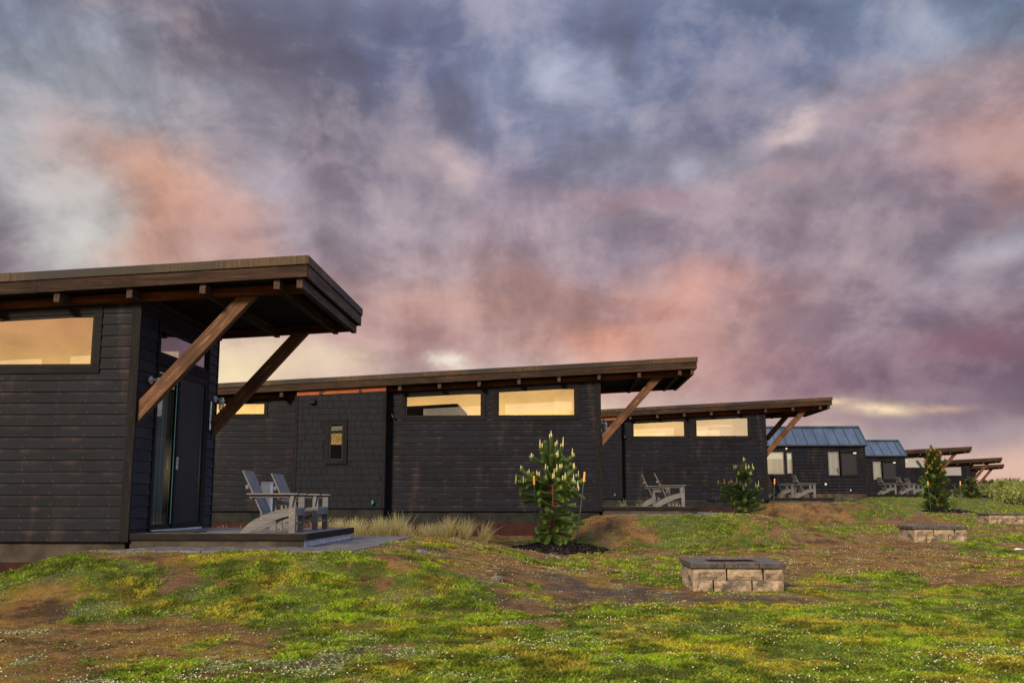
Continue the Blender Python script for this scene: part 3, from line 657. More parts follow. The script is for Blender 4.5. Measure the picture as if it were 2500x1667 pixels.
def make_cabin():
    C = empty('cabin', (0, 0, 0))
    wl = lambda x: ZT(x) - .40
    holes = [(a, b, z_, WT(b)) for a, b, z_ in WINS]
    # near wall: split the hole heads by building siding with rectangular holes, trim covers the wedge
    B0, B1 = -8.40, -5.87                      # shingled bump-out
    hol = [(a - .02, b + .02, z_ - .02, WT(a) + .05) for a, b, z_ in WINS]
    n = lap_siding(B1, 0, BOT, wl, hol, lambda u_, z_, o: (u_, -o, z_)); 
    hl2 = [(-11.6, -9.30, 2.52, 2.83)]
    n2 = lap_siding(-LEN, B0, BOT, wl, hl2, lambda u_, z_, o: (u_, -o, z_))
    b = len(n.v); n.v += n2.v; n.f += [tuple(i + b for i in q) for q in n2.f]
    n.build('siding', mat_siding, C)
    fa = lap_siding(-LEN, 0, BOT, wl, hol, lambda u_, z_, o: (u_, DEP + o, z_)); fa.build('siding', mat_siding, C)
    # front (door) wall
    D0, D1 = .70, 3.02
    fr = lap_siding(0, DEP, BOT, lambda u_: ZT(0) - .40, [(D0, D1, -.2, 3.30)], lambda u_, z_, o: (o, u_, z_)); fr.build('siding', mat_sidingY, C)
    lap_siding(0, DEP, BOT, lambda u_: ZT(-LEN) - .40, [], lambda u_, z_, o: (-LEN - o, u_, z_)).build('siding', mat_sidingY, C)
    for (cx_, cy_) in ((0, 0), (0, DEP), (-LEN, 0), (-LEN, DEP)):
        m_ = MB(); sx_ = 1 if cx_ == 0 else -1; sy_ = -1 if cy_ == 0 else 1; zt_ = ZT(cx_) - .47
        xa_, xb_ = sorted((cx_ - sx_ * .115, cx_ + sx_ * .024)); ya_, yb_ = sorted((cy_ - sy_ * .02, cy_ + sy_ * .026)); m_.box(xa_, xb_, ya_, yb_, BOT - .004, zt_)
        m_.build('corner_board', mat_trimV, C, .003)
    for x in (B1 + .02,):
        MB().box(x, x + .05, -.03, .02, BOT, 3.2).build('corner_board', mat_trimV, C)
    # inner lining with the same openings
    li = slab_holes(-LEN, 0, 0, lambda x: ZT(x) - .33, hol, .12); l2 = slab_holes(-LEN, 0, 0, lambda x: ZT(x) - .33, hol, DEP - .12)
    for q in (l2,): b = len(li.v); li.v += q.v; li.f += [tuple(i + b for i in f_) for f_ in q.f]
    li.build('inner_wall', mat_interior, C)
    for (a_, b_, z_) in WINS:                 # reveals
        for yy0, yy1 in ((.03, .12), (DEP - .12, DEP - .03)):
            rv = MB()
            rv.quad((a_, yy0, z_), (b_, yy0, z_), (b_, yy1, z_), (a_, yy1, z_)); rv.quad((a_, yy0, WT(a_)), (b_, yy0, WT(b_)), (b_, yy1, WT(b_)), (a_, yy1, WT(a_)))
            rv.quad((a_, yy0, z_), (a_, yy1, z_), (a_, yy1, WT(a_)), (a_, yy0, WT(a_))); rv.quad((b_, yy0, z_), (b_, yy1, z_), (b_, yy1, WT(b_)), (b_, yy0, WT(b_)))
            rv.build('window_reveal', mat_frame, C)
    MB().box(-LEN + .1, -.1, .11, DEP - .11, -.08, -.02).build('floor', mat_dark, C)
    MB().box(-5.95, -5.87, .13, DEP - .13, -.02, 3.1).build('partition', mat_interior, C)
    MB().box(-5.86, -5.0, 1.9, DEP - .13, -.02, 2.62).build('cupboard', mat_chair, C, .02)
    # bump-out
    bt = lambda x: ZT(x) - .455
    sh = MB(); rr_ = random.Random(3); k = 0; z = BOT + .08; crs = .182
    wh = (-7.46, -6.98, 1.21, 2.32)
    def tile(xa_, xb_, za_, zb_, dy):
        poly = clip([(xa_, za_, .017), (xb_, za_, .017), (xb_, zb_, .003), (xa_, zb_, .003)], lambda q: bt(q[0]) - q[1])
        if len(poly) > 2:
            sh.quad(*[(q[0], -.3 - q[2] - dy, q[1]) for q in poly]); sh.quad((xa_, -.3, za_), (xb_, -.3, za_), (xb_, -.317 - dy, za_), (xa_, -.317 - dy, za_))
            sh.quad((xb_, -.3, za_), (xb_, -.3, zb_), (xb_, -.303 - dy, zb_), (xb_, -.317 - dy, za_))
    sh.quad((B0, -.295, BOT + .08), (B1, -.295, BOT + .08), (B1, -.295, bt(B1)), (B0, -.295, bt(B0)))
    while z < bt(B1):
        x = B0 + .10 - rr_.random() * .1
        while x < B1 - .1:
            w_ = .17 + rr_.random() * .14; xa_, xb_ = max(x, B0 + .09), min(x + w_ - .007, B1 - .09)
            if xb_ - xa_ > .03:
                inter = not (xb_ < wh[0] or xa_ > wh[1] or z > wh[3] or z + crs < wh[2])
                if not inter: tile(xa_, xb_, z, z + crs, rr_.random() * .003)
            x += w_
        z += crs; k += 1
    sh.build('shingle_wall', mat_shingle, C)
    MB().quad((B1, -.3, BOT + .08), (B1, 0, BOT + .08), (B1, 0, bt(B1)), (B1, -.3, bt(B1))).quad((B0, -.3, BOT + .08), (B0, 0, BOT + .08), (B0, 0, bt(B0)), (B0, -.3, bt(B0))).quad((B0, -.3, BOT + .08), (B1, -.3, BOT + .08), (B1, 0, BOT + .08), (B0, 0, BOT + .08)).build('bay_side_wall', mat_black, C)
    for x in (B0 - .004, B1 - .094):
        MB().hexa([(x, -.33, BOT + .075), (x + .098, -.33, BOT + .075), (x + .098, -.302, BOT + .075), (x, -.302, BOT + .075), (x, -.33, bt(x)), (x + .098, -.33, bt(x + .098)), (x + .098, -.302, bt(x + .098)), (x, -.302, bt(x))]).build('corner_board', mat_trimV, C, .003)
    # small tall window in the bay
    w = MB(); x0, x1, z0, z1 = -7.42, -7.02, 1.25, 2.28; ti = .10
    for q in ((x0 - ti, x1 + ti, z0 - ti, z0), (x0 - ti, x1 + ti, z1, z1 + ti), (x0 - ti, x0, z0 + .001, z1 - .001), (x1, x1 + ti, z0 + .001, z1 - .001)): w.box(q[0], q[1], -.336, -.28, q[2], q[3])
    w = w.build('window', mat_trimV, C, .004)
    f_ = MB()
    for q in ((x0, x1, z0, z0 + .05), (x0, x1, z1 - .05, z1), (x0, x0 + .05, z0 + .051, z1 - .051), (x1 - .05, x1, z0 + .051, z1 - .051)): f_.box(q[0] + .001, q[1] - .001, -.325, -.27, q[2], q[3])
    f_.build('frame', mat_frame, w)
    MB().quad((x0 + .04, -.30, z0 + .04), (x1 - .04, -.30, z0 + .04), (x1 - .04, -.30, z1 - .04), (x0 + .04, -.30, z1 - .04)).build('pane', mat_glass, w)
    MB().quad((x0, -.285, z0), (x1, -.285, z0), (x1, -.285, z0 + .5), (x0, -.285, z0 + .5)).build('blind', mat_dark, w)
    MB().quad((x0, -.285, z0 + .501), (x1, -.285, z0 + .501), (x1, -.285, z1), (x0, -.285, z1)).build('blind', mat_interior, w)
    # left clerestory
    x0, x1, z0 = -11.55, -9.34, 2.55
    w = MB(); hd = lambda x: 2.84 - (-9.34 - x) * .03
    for q in ((x0 - .1, x1 + .1, z0 - .1, z0), (x1, x1 + .1, z0 + .001, 2.84), (x0 - .1, x0, z0 + .001, 2.84)): w.box(q[0], q[1], -.03, .02, q[2], q[3])
    w.box(x0 - .1, x1 + .1, -.03, .02, 2.841, 2.94)
    w = w.build('window', mat_trim, C, .004); MB().quad((x0, .0, z0), (x1, .0, z0), (x1, .0, 2.841), (x0, .0, 2.841)).build('pane', mat_glass, w)
    MB().quad((x0, .08, z0 - .05), (x1, .08, z0 - .05), (x1, .08, 2.9), (x0, .08, 2.9)).build('blind', mat_interior, w)
    # vent hood and tap
    v_ = MB(); v_.box(-8.0, -7.8, -.325, -.30, 2.77, 2.97); v_.prism([(-.325, 2.94), (-.325, 2.80), (-.42, 2.80), (-.42, 2.86)], -7.97, -7.83, 'x'); v_.build('vent_hood', mat_frame, C)
    v_ = MB(); v_.tube([(-6.18, -.31, .125), (-6.18, -.36, .12), (-6.18, -.40, .06)], [.03, .028, .018], 8); v_.tube([(-6.20, -.36, .17), (-6.15, -.37, .10)], .03, 6); v_.build('garden_tap', mat_green, C)
    MB().tube([(-5.78, -.02, 2.58), (-5.76, -.08, 2.52), (-5.70, -.10, 2.44), (-5.66, -.06, 2.40)], .028, 8).build('pipe_elbow', mat_black, C)
    # windows
    for a_, b_, z_ in WINS: sloped_window(C, a_, b_, z_, 0, -1)
    for a_, b_, z_ in WINS: sloped_window(C, a_, b_, z_, DEP, 1)
    # foundation and rust coloured skirt
    MB().box(-LEN + .05, -.05, .05, DEP - .05, -.415, BOT - .004).box(B0 + .03, B1 - .03, -.26, .04, -.415, BOT + .07).build('foundation', mat_concd, C)
    MB().box(-LEN + .02, -.02, .02, DEP - .02, -1.5, -.416).box(B0 + .01, B1 - .01, -.285, .018, -1.5, -.4165).build('skirt_panel', mat_red, C)
    # roof
    X1 = 2.62; Y0 = -.42; Y1 = DEP + .22; XL = -LEN - .4
    def slope(mb, xa_, xb_, ya_, yb_, d0, d1):
        mb.hexa([(xa_, ya_, ZT(xa_) - d1), (xb_, ya_, ZT(xb_) - d1), (xb_, yb_, ZT(xb_) - d1), (xa_, yb_, ZT(xa_) - d1), (xa_, ya_, ZT(xa_) - d0), (xb_, ya_, ZT(xb_) - d0), (xb_, yb_, ZT(xb_) - d0), (xa_, yb_, ZT(xa_) - d0)]); return mb
    rf = slope(MB(), XL, X1 - .03, Y0 + .03, Y1 - .03, .01, .30).build('roof', mat_soffit, C)
    # flashing in lapped lengths
    fl_ = MB(); x = XL; j = 0
    while x < X1:
        xn = min(x + 3.05, X1); slope(fl_, x, xn, Y0 - .022 - .004 * (j % 2), Y0 + .06, -.003 * (j % 2), .128); x = xn; j += 1
    fl_.build('flashing', mat_flash, rf, .003)
    slope(MB(), X1 + .002, X1 + .024, Y0 - .02, Y1, 0, .128).build('flashing', mat_flash, rf, .003)
    slope(MB(), XL, X1, Y1 - .02, Y1 + .02, 0, .128).build('flashing', mat_flash, rf)
    fs = MB(); cuts_ = [XL, -11.2, -5.35, -1.4, X1]
    for a_, b_ in zip(cuts_[:-1], cuts_[1:]): slope(fs, a_ + .0015, b_ - .0015, Y0, Y0 + .04, .129, .315)
    fs.build('fascia', mat_beam, rf, .004)
    slope(MB(), X1 - .04, X1, Y0 + .041, Y1 - .041, .129, .315).build('fascia', mat_beamY, rf, .004)
    slope(MB(), XL, X1, Y1 - .04, Y1, .129, .315).build('fascia', mat_beam, rf)
    # cross joists whose ends show under the fascia
    js = [2.50, 2.16] + [1.06 - 1.093 * i for i in range(15)]
    for x in js:
        if x < XL + .2: continue
        bay = B0 + .05 < x < B1 - .05
        ya_ = Y0 + .06 if not bay else -.318
        if bay: MB().hexa([(x - .045, -.335, ZT(x) - .452), (x + .045, -.335, ZT(x) - .452), (x + .045, .02, ZT(x) - .452), (x - .045, .02, ZT(x) - .452), (x - .045, -.335, ZT(x) - .316), (x + .045, -.335, ZT(x) - .316), (x + .045, .02, ZT(x) - .316), (x - .045, .02, ZT(x) - .316)]).build('joist', mat_beamY, C, .004)
        else: MB().hexa([(x - .045, ya_, ZT(x) - .462), (x + .045, ya_, ZT(x) - .462), (x + .045, Y1 - .05, ZT(x) - .462), (x - .045, Y1 - .05, ZT(x) - .462), (x - .045, ya_, ZT(x) - .316), (x + .045, ya_, ZT(x) - .316), (x + .045, Y1 - .05, ZT(x) - .316), (x - .045, Y1 - .05, ZT(x) - .316)]).build('joist', mat_beamY, C, .004)
    slope(MB(), X1 - .19, X1 - .066, Y0 + .10, Y0 + .2, .32, .45)
    slope(MB(), -LEN, X1 - .10, -.034, .066, .317, .455).build('beam', mat_cedar, C, .004)
    slope(MB(), -LEN, X1 - .10, DEP - .066, DEP + .034, .317, .455).build('beam', mat_cedar, C, .004)
    slope(MB(), B0 + .05, B1 - .01, -.325, -.25, .3165, .453).build('beam', mat_cedar2, C, .003)
    # braces
    for yy in (.10, DEP - .14):
        p0 = Vector((.02, 0, 1.77)); p1 = Vector((1.62, 0, 3.55)); dv = (p1 - p0).normalized(); ln = 2.9; hw = .105; ht = .07
        br = MB()
        # local x runs along the brace; ends cut plumb at the wall and along the beam
        ang = math.atan2(dv.z, dv.x); ca, sa = math.cos(ang), math.sin(ang)
        def tolocal(X_, Z_): dx_, dz_ = X_ - p0.x, Z_ - p0.z; return (dx_ * ca + dz_ * sa, -dx_ * sa + dz_ * ca)
        zb_ = lambda x_: ZT(x_) - .457
        def online(off):   # intersections of the edge at offset `off` with wall plane and beam underside
            ox, oz = -sa * off, ca * off
            tw_ = (0.026 - (p0.x + ox)) / ca; X_, Z_ = p0.x + ox + ca * tw_, p0.z + oz + sa * tw_
            tb = (zb_(0) + .05 * (p0.x + ox) - (p0.z + oz)) / (sa - .05 * ca); X2, Z2 = p0.x + ox + ca * tb, p0.z + oz + sa * tb
            return tolocal(X_, Z_), tolocal(X2, Z2)
        (a0, a1), (b0, b1) = online(-hw), online(hw)
        br.prism([a0, a1, b1, b0], -ht, ht, 'y')
        o = br.build('brace', mat_brace if yy < 1 else mat_brace, C, .006); o.location = (p0.x, yy, p0.z); o.rotation_euler = (0, -ang, 0)
    # door set: trim, frame, panels, transom
    def fbox(y0, y1, z0, z1, x0=-.03, x1=.03): return MB().box(x0, x1, y0, y1, z0, z1)
    d_ = MB()
    for q in ((D0 - .02, D0 + .07, -.02, 3.28), (D1 - .07, D1 + .02, -.02, 3.28)): d_.box(-.04, .034, q[0], q[1], q[2], q[3])
    for q in ((3.20, 3.30), (2.60, 2.74)): d_.box(-.04, .03, D0 + .071, D1 - .071, q[0], q[1])
    dr = d_.build('door_frame', mat_trimV, C, .004)
    tr_ = MB(); 
    for q in ((D0 + .071, D1 - .071, 2.741, 2.80), (D0 + .071, D1 - .071, 3.14, 3.199), (D0 + .071, D0 + .12, 2.801, 3.139), (D1 - .12, D1 - .071, 2.801, 3.139)): tr_.box(-.03, .012, *q)
    tw = tr_.build('transom_window', mat_frame, C); MB().quad((-.01, D0 + .1, 2.78), (-.01, D1 - .1, 2.78), (-.01, D1 - .1, 3.16), (-.01, D0 + .1, 3.16)).build('pane', mat_glass, tw)
    mid = 1.66
    for k_, (ya_, yb_, xo) in enumerate(((D0 + .072, mid + .04, -.03), (mid - .03, D1 - .072, .008))):
        pn = MB(); 
        for q in ((ya_, yb_, .03, .11), (ya_, yb_, 2.50, 2.598), (ya_, ya_ + .07, .111, 2.499), (yb_ - .07, yb_, .111, 2.499)): pn.box(xo - .022, xo + .022, *q)
        pd = pn.build('door', mat_frame, C, .003)
        MB().quad((xo, ya_ + .06, .1), (xo, yb_ - .06, .1), (xo, yb_ - .06, 2.51), (xo, ya_ + .06, 2.51)).build('pane' if k_ == 0 else 'insect_screen', mat_glassdoor if k_ == 0 else mat_screen, pd)
        if k_ == 1:
            MB().quad((-.028, ya_ + .06, .1), (-.028, yb_ - .06, .1), (-.028, yb_ - .06, 2.51), (-.028, ya_ + .06, 2.51)).build('pane', mat_glassdoor, pd)
            MB().box(xo + .022, xo + .05, ya_ + .025, ya_ + .045, .98, 1.18).build('handle', mat_galv, pd)
        else: MB().box(xo + .023, xo + .028, yb_ - .09, yb_ - .07, .11, 2.5).build('glass_edge', mat_teal, pd)
    MB().box(-.05, .05, D0 + .071, D1 - .071, .0, .028).build('door_sill', mat_galv, C)
    MB().box(-.16, -.10, 1.05, 1.5, .1, 2.5).build('curtain', mat_curtain, C)
    # caged wall lamps
    for yy in (.43, 3.36):
        lamp = MB(); lamp.tube([(.02, yy, 2.30), (.05, yy, 2.30)], .06, 14); lamp.tube([(.05, yy, 2.30), (.16, yy, 2.31)], .02, 8); lamp.tube([(.16, yy, 2.33), (.16, yy, 2.27), (.16, yy, 2.245)], [.03, .05, .05], 12)
        lm = lamp.build('wall_lamp', mat_galv, C); MB().tube([(.16, yy, 2.244), (.16, yy, 2.14), (.16, yy, 2.09)], [.036, .036, .02], 12).build('jar', mat_jar, lm, smooth=True)
        cg = MB()
        for j in range(6):
            an = j * math.pi / 3; cx_, cy_ = math.cos(an), math.sin(an); cg.tube([(.16 + .048 * cx_, yy + .048 * cy_, 2.245), (.16 + .048 * cx_, yy + .048 * cy_, 2.12), (.16 + .012 * cx_, yy + .012 * cy_, 2.075)], .0035, 4)
        for zz in (2.20, 2.155): cg.tube([(.16 + .049 * math.cos(a_), yy + .049 * math.sin(a_), zz) for a_ in np.linspace(0, 2 * math.pi, 13)], .0035, 4)
        cg.build('cage', mat_galv, lm)
    return C
proto = make_cabin()
CL = ['nearest dark timber cabin with big slanting roof, orange brown brace and number sign 128',
      'second dark cabin, long black side wall with shingled bay behind the staked pine',
      'third dark cabin with shed roof and two grey windows, left of blue metal roof',
      'fourth shed roofed dark cabin, partly hidden by the tall far pine',
      'fifth shed roofed dark cabin, one pale window right of the tall far pine',
      'farthest shed roofed cabin, lowest roof tip at the right above the green shrubs']
cabs = []
for i, (x, y, z) in enumerate(CAB):
    c = proto if i == 0 else copy_tree(proto); c.location = (x, y, z); tag(c, CL[i], 'cabin', 'shed roofed cabins in a staggered row'); cabs.append(c)
# house number sign on the first cabin
sg = MB(); 
prof = [(3.17 + .034 * math.cos(a_), 1.985 + (.225 if a_ < math.pi else -.225) + .034 * math.sin(a_)) for a_ in np.linspace(0, 2 * math.pi, 20, endpoint=False)]
sg.prism(prof, .03, .04, 'x'); sg = sg.build('number_sign', mat_sign, cabs[0])
for ch, zz in (('1', 2.06), ('2', 1.965), ('8', 1.87)):
    cu = bpy.data.curves.new('digit', 'FONT'); cu.body = ch; cu.size = .095; cu.extrude = .001; cu.align_x = 'CENTER'; cu.align_y = 'CENTER'
    to = bpy.data.objects.new('tmp', cu); COL.objects.link(to); dg_ = bpy.context.evaluated_depsgraph_get(); me = bpy.data.meshes.new_from_object(to.evaluated_get(dg_)); bpy.data.objects.remove(to)
    me.materials.clear(); me.materials.append(mat_black); o = bpy.data.objects.new('digit', me); COL.objects.link(o); o.parent = sg; o.location = (.0425, 3.17, zz); o.rotation_euler = (R(90), 0, R(90))
# lighter foundation on cabin 1
for ch in children(cabs[0]):
    if ch.name.startswith('foundation'): ch.data = ch.data.copy(); ch.data.materials[0] = mat_conc

# ------------------------------------------------------------------ decks and paved aprons
def make_deck():
    D = empty('deck', (0, 0, 0)); bd = MB(); x = .035; 
    while x < 2.56:
        bd.box(x, min(x + .135, 2.60), .041, 3.40, -.028, 0); x += .141
    bd.build('deck_boards', mat_deck, D, .002)
    MB().box(.03, 2.60, 0, .04, -.095, .002).build('rim_board', mat_deckedge, D, .004)
    MB().box(2.601, 2.64, 0, 3.44, -.095, .002).build('rim_board', mat_deckedge, D, .004)
    MB().box(.03, 2.60, 3.401, 3.44, -.095, .002).build('rim_board', mat_deckedge, D)
    MB().box(.03, 2.529, .03, .10, -.24, -.096).build('base_wall', mat_conc, D); MB().box(.03, 2.529, 3.34, 3.40, -.24, -.096).build('base_wall', mat_conc, D)
    MB().box(2.53, 2.585, .05, 3.40, -.24, -.0961).build('base_wall', mat_conclight, D); MB().box(2.53, 2.586, .028, .049, -.24, -.096).build('base_wall', mat_conc, D)
    MB().box(.05, 2.5, .11, 3.33, -.2, -.03).build('underframe', mat_black, D)
    return D
dproto = make_deck(); DL = ['dark edged timber deck under the nearest cabin roof with two grey chairs', 'deck in front of the second cabin above a bare brown mound', 'deck of the third cabin seen edge on as a black strip',
    'deck of the fourth cabin hidden behind the tall far pine', 'deck of the fifth cabin near the shrubs', 'deck of the farthest cabin behind the green shrubs']
for i, (x, y, z) in enumerate(CAB):
    d_ = dproto if i == 0 else copy_tree(dproto); d_.location = (x, y, z); tag(d_, DL[i], 'deck', 'timber decks in front of the cabins')
pv = MB(); r_ = random.Random(5)
def paver(x0, x1, y0, y1): pv.box(x0 + .004, x1 - .004, y0 + .004, y1 - .004, -.27, -.19 + r_.random() * .005)
yy = -1.1
while yy < 4.7:
    xx = .28 + (.15 if int(round((yy + 1.1) / .2)) % 2 else 0)
    while xx < 3.5:
        xe = min(xx + .30, 3.52)
        if not (xx > .0 and xe < 2.60 and yy > 0.05 and yy + .2 < 3.4) and xe - xx > .05: paver(xx, xe, yy, yy + .2)
        xx = xe
    yy += .2
# irregular first course
for k_ in range(3): pv.box(.02 + k_ * .0, .27, -.9 + k_ * .21, -.70 + k_ * .21, -.27, -.205)
p0_ = pv.build('path', mat_paver, None, .004)
for i, (x, y, z) in enumerate(CAB[:5]):
    o = p0_ if i == 0 else p0_.copy()
    if i: COL.objects.link(o)
    o.location = (x, y, z); tag(o, kind='structure')
mt = MB().box(-.36, .36, -.26, .26, 0, .014).build('door_mat', mat_mat, None, .006); mt.location = (-5.72, 15.15, .783); tag(mt, 'flat black doormat on the deck in front of the glass door', 'doormat')

# ------------------------------------------------------------------ chairs and side tables
def make_chair(mat):
    T = empty('deck_chair', (0, 0, 0)); WY = .60
    top = [(-.05, .357), (-.15, .340), (-.29, .300), (-.44, .245), (-.54, .205), (-.64, .14), (-.71, .07), (-.765, 0)]
    bot = [(-.635, 0), (-.56, .040), (-.47, .085), (-.37, .135), (-.26, .183), (-.15, .222), (-.05, .245)]
    for yy in (0, WY):
        s_ = MB().prism(top + bot, yy + .004, yy + .03, 'y').build('rear_leg', mat, T, .003)
        MB().box(-.048, .048, yy - .024 if yy == 0 else yy + .032, yy + .002 if yy == 0 else yy + .058, 0, .555).build('front_leg', mat, T, .004)
        yc = yy - .02 if yy == 0 else yy + .05
        MB().box(-.665, .085, yc - .07, yc + .07, .5565, .578).build('armrest', mat, T, .006)
        MB().box(-.63, -.052, yc - .012, yc + .012, .515, .556).build('arm_rail', mat, T, .003)
        ye = yy - .026 if yy == 0 else yy + .06
        MB().prism([(-.0, .38), (.03, .555), (-.03, .555)], ye - .03 if yy == 0 else ye, ye if yy == 0 else ye + .03, 'y').build('bracket', mat, T)
        bl_ = MB()
        for (bx, bz) in ((-.03, .325), (.005, .293), (-.03, .258)): bl_.tube([(bx, yc - .008 if yy == 0 else yc + .009, bz), (bx, yc - .014 if yy == 0 else yc + .015, bz)], .009, 8)
        bl_.tube([(-.455, yy + .003 if yy == 0 else yy + .031, .205), (-.455, yy - .001 if yy == 0 else yy + .035, .205)], .009, 8)
        bl_.build('bolts', mat_bolt, T)
    st_ = MB(); i = 0
    for (a_, za), (b_, zb_) in (((-.46, .252), (-.375, .283)), ((-.365, .287), (-.28, .318)), ((-.27, .320), (-.18, .346)), ((-.17, .348), (-.08, .366)), ((-.07, .367), (.03, .372))):
        st_.prism([(a_, za), (b_, zb_), (b_, zb_ - .02), (a_, za - .02)], .003, WY + .031, 'y')
    st_.prism([(.031, .372), (.05, .355), (.05, .25), (.03, .25), (.03, .35)], .003, WY + .031, 'y'); st_.build('seat', mat, T, .003)
    bk = MB(); nb_ = 4; w_ = (WY + .02) / nb_
    for j in range(nb_):
        y0 = .005 + j * w_; bk.prism([(-.455, .262), (-.435, .270), (-.745, .915), (-.768, .905)], y0 + .003, y0 + w_ - .003, 'y')
    bk.build('backrest', mat, T, .003)
    MB().box(-.705, -.66, .0, WY + .03, .64, .70).build('back_rail', mat, T, .003); MB().box(-.635, -.59, -.02, WY + .05, .50, .548).build('back_rail', mat, T, .003)
    MB().box(-.035, .03, .031, WY + .003, .13, .16).build('stretcher', mat, T, .003)
    return T
def make_table():
    T = empty('side_table', (0, 0, 0)); tp = MB()
    for j in range(4): tp.box(-.19, .19, .005 + j * .105, .103 + j * .105, .455, .475)
    tp.build('table_top', mat_chair, T, .003)
    for (a_, b_) in ((-.16, .03), (.14, .03), (-.16, .36), (.14, .36)): MB().box(a_ - .018, a_ + .018, b_ - .018, b_ + .018, 0, .454).build('leg', mat_chair, T, .003)
    MB().box(-.17, .15, .05, .34, .12, .14).build('shelf', mat_chair, T, .003)
    MB().box(-.14, .12, .022, .038, .40, .45).build('apron', mat_chair, T); MB().box(-.14, .12, .352, .368, .40, .45).build('apron', mat_chair, T)
    return T
chp = make_chair(mat_chair); used = []
def place(x, y, z, rz, label, group, first=[True], src=None):
    src = src or chp
    if src is chp and first[0]: c = chp; first[0] = False
    else: c = copy_tree(src)
    c.location = (x, y, z); c.rotation_euler = (0, 0, R(rz)); tag(c, label, 'chair', group); return c
GC = 'grey slatted chairs on the cabin decks'
place(-3.857, 14.70, .784, 3, 'grey slatted armchair nearest the front edge of the closest deck', GC)
place(-3.90, 16.30, .784, -1, 'grey slatted armchair behind the small side table on the closest deck', GC)
place(3.47, 27.50, 1.094, -4, 'nearer of two grey armchairs on the second cabin deck', GC)
place(3.24, 28.9, 1.094, -2, 'farther of two grey armchairs on the second cabin deck', GC)
place(10.48, 41.15, 1.374, 0, 'grey armchair with dark slatted back on the third cabin deck', GC)
place(9.92, 42.55, 1.374, 6, 'farther armchair with blue grey backrest on the third cabin deck beside the wall', GC)
place(18.15, 54.5, 1.594, 4, 'left armchair on the gabled cabin deck left of the tall far pine', GC)
place(19.17, 54.6, 1.594, 2, 'armchair touching the left side of the tall far pine', GC)
place(19.98, 55.6, 1.55, 0, 'armchair half hidden behind the tall far pine', GC)
place(29.9, 77.2, 1.224, 0, 'far armchair seen just right of the tall pine under the fourth cabin roof', GC)
tb = make_table(); tb.location = (-4.20, 15.60, .784); tag(tb, 'small grey side table between the two chairs on the closest deck', 'side table', 'side tables between the deck chairs')
for (x, y, z, lb) in ((2.95, 28.35, 1.094, 'small side table between the chairs on the second cabin deck'), (10.1, 42.0, 1.374, 'small side table between the chairs on the third cabin deck')):
    c = copy_tree(tb); c.location = (x, y, z); tag(c, lb)
# low black loungers on the lawn far right
def make_lounger():
    T = empty('lawn_chair', (0, 0, 0))
    MB().prism([(0, .20), (.55, .30), (.55, .33), (0, .235)], 0, .55, 'y').build('seat', mat_blackch, T, .01)
    MB().prism([(0, .21), (-.32, .85), (-.29, .87), (.05, .235)], 0, .55, 'y').build('backrest', mat_blackch, T, .01)
    for yy in (-.03, .55):
        MB().prism([(-.35, 0), (-.25, 0), (.55, .30), (.55, .36), (.45, .34)], yy, yy + .03, 'y').build('leg', mat_blackch, T)
        MB().box(.47, .56, yy, yy + .03, 0, .52).build('leg', mat_blackch, T)
        MB().box(-.2, .6, yy - .04, yy + .07, .521, .545).build('armrest', mat_blackch, T, .005)
    return T
lg = make_lounger(); zz = float(gz(27.6, 66.5, False)); lg.location = (27.7, 66.5, zz - .02); lg.scale = (1.1,) * 3; tag(lg, 'black low chair on the lawn at the foot of the shrubs, left one', 'chair', 'black chairs on the far lawn')
l2 = copy_tree(lg); l2.location = (28.6, 67.2, float(gz(28.6, 67.2, False)) - .25); l2.rotation_euler = (0, 0, R(15)); tag(l2, 'black low chair on the far lawn, right one, sunk behind the slope')

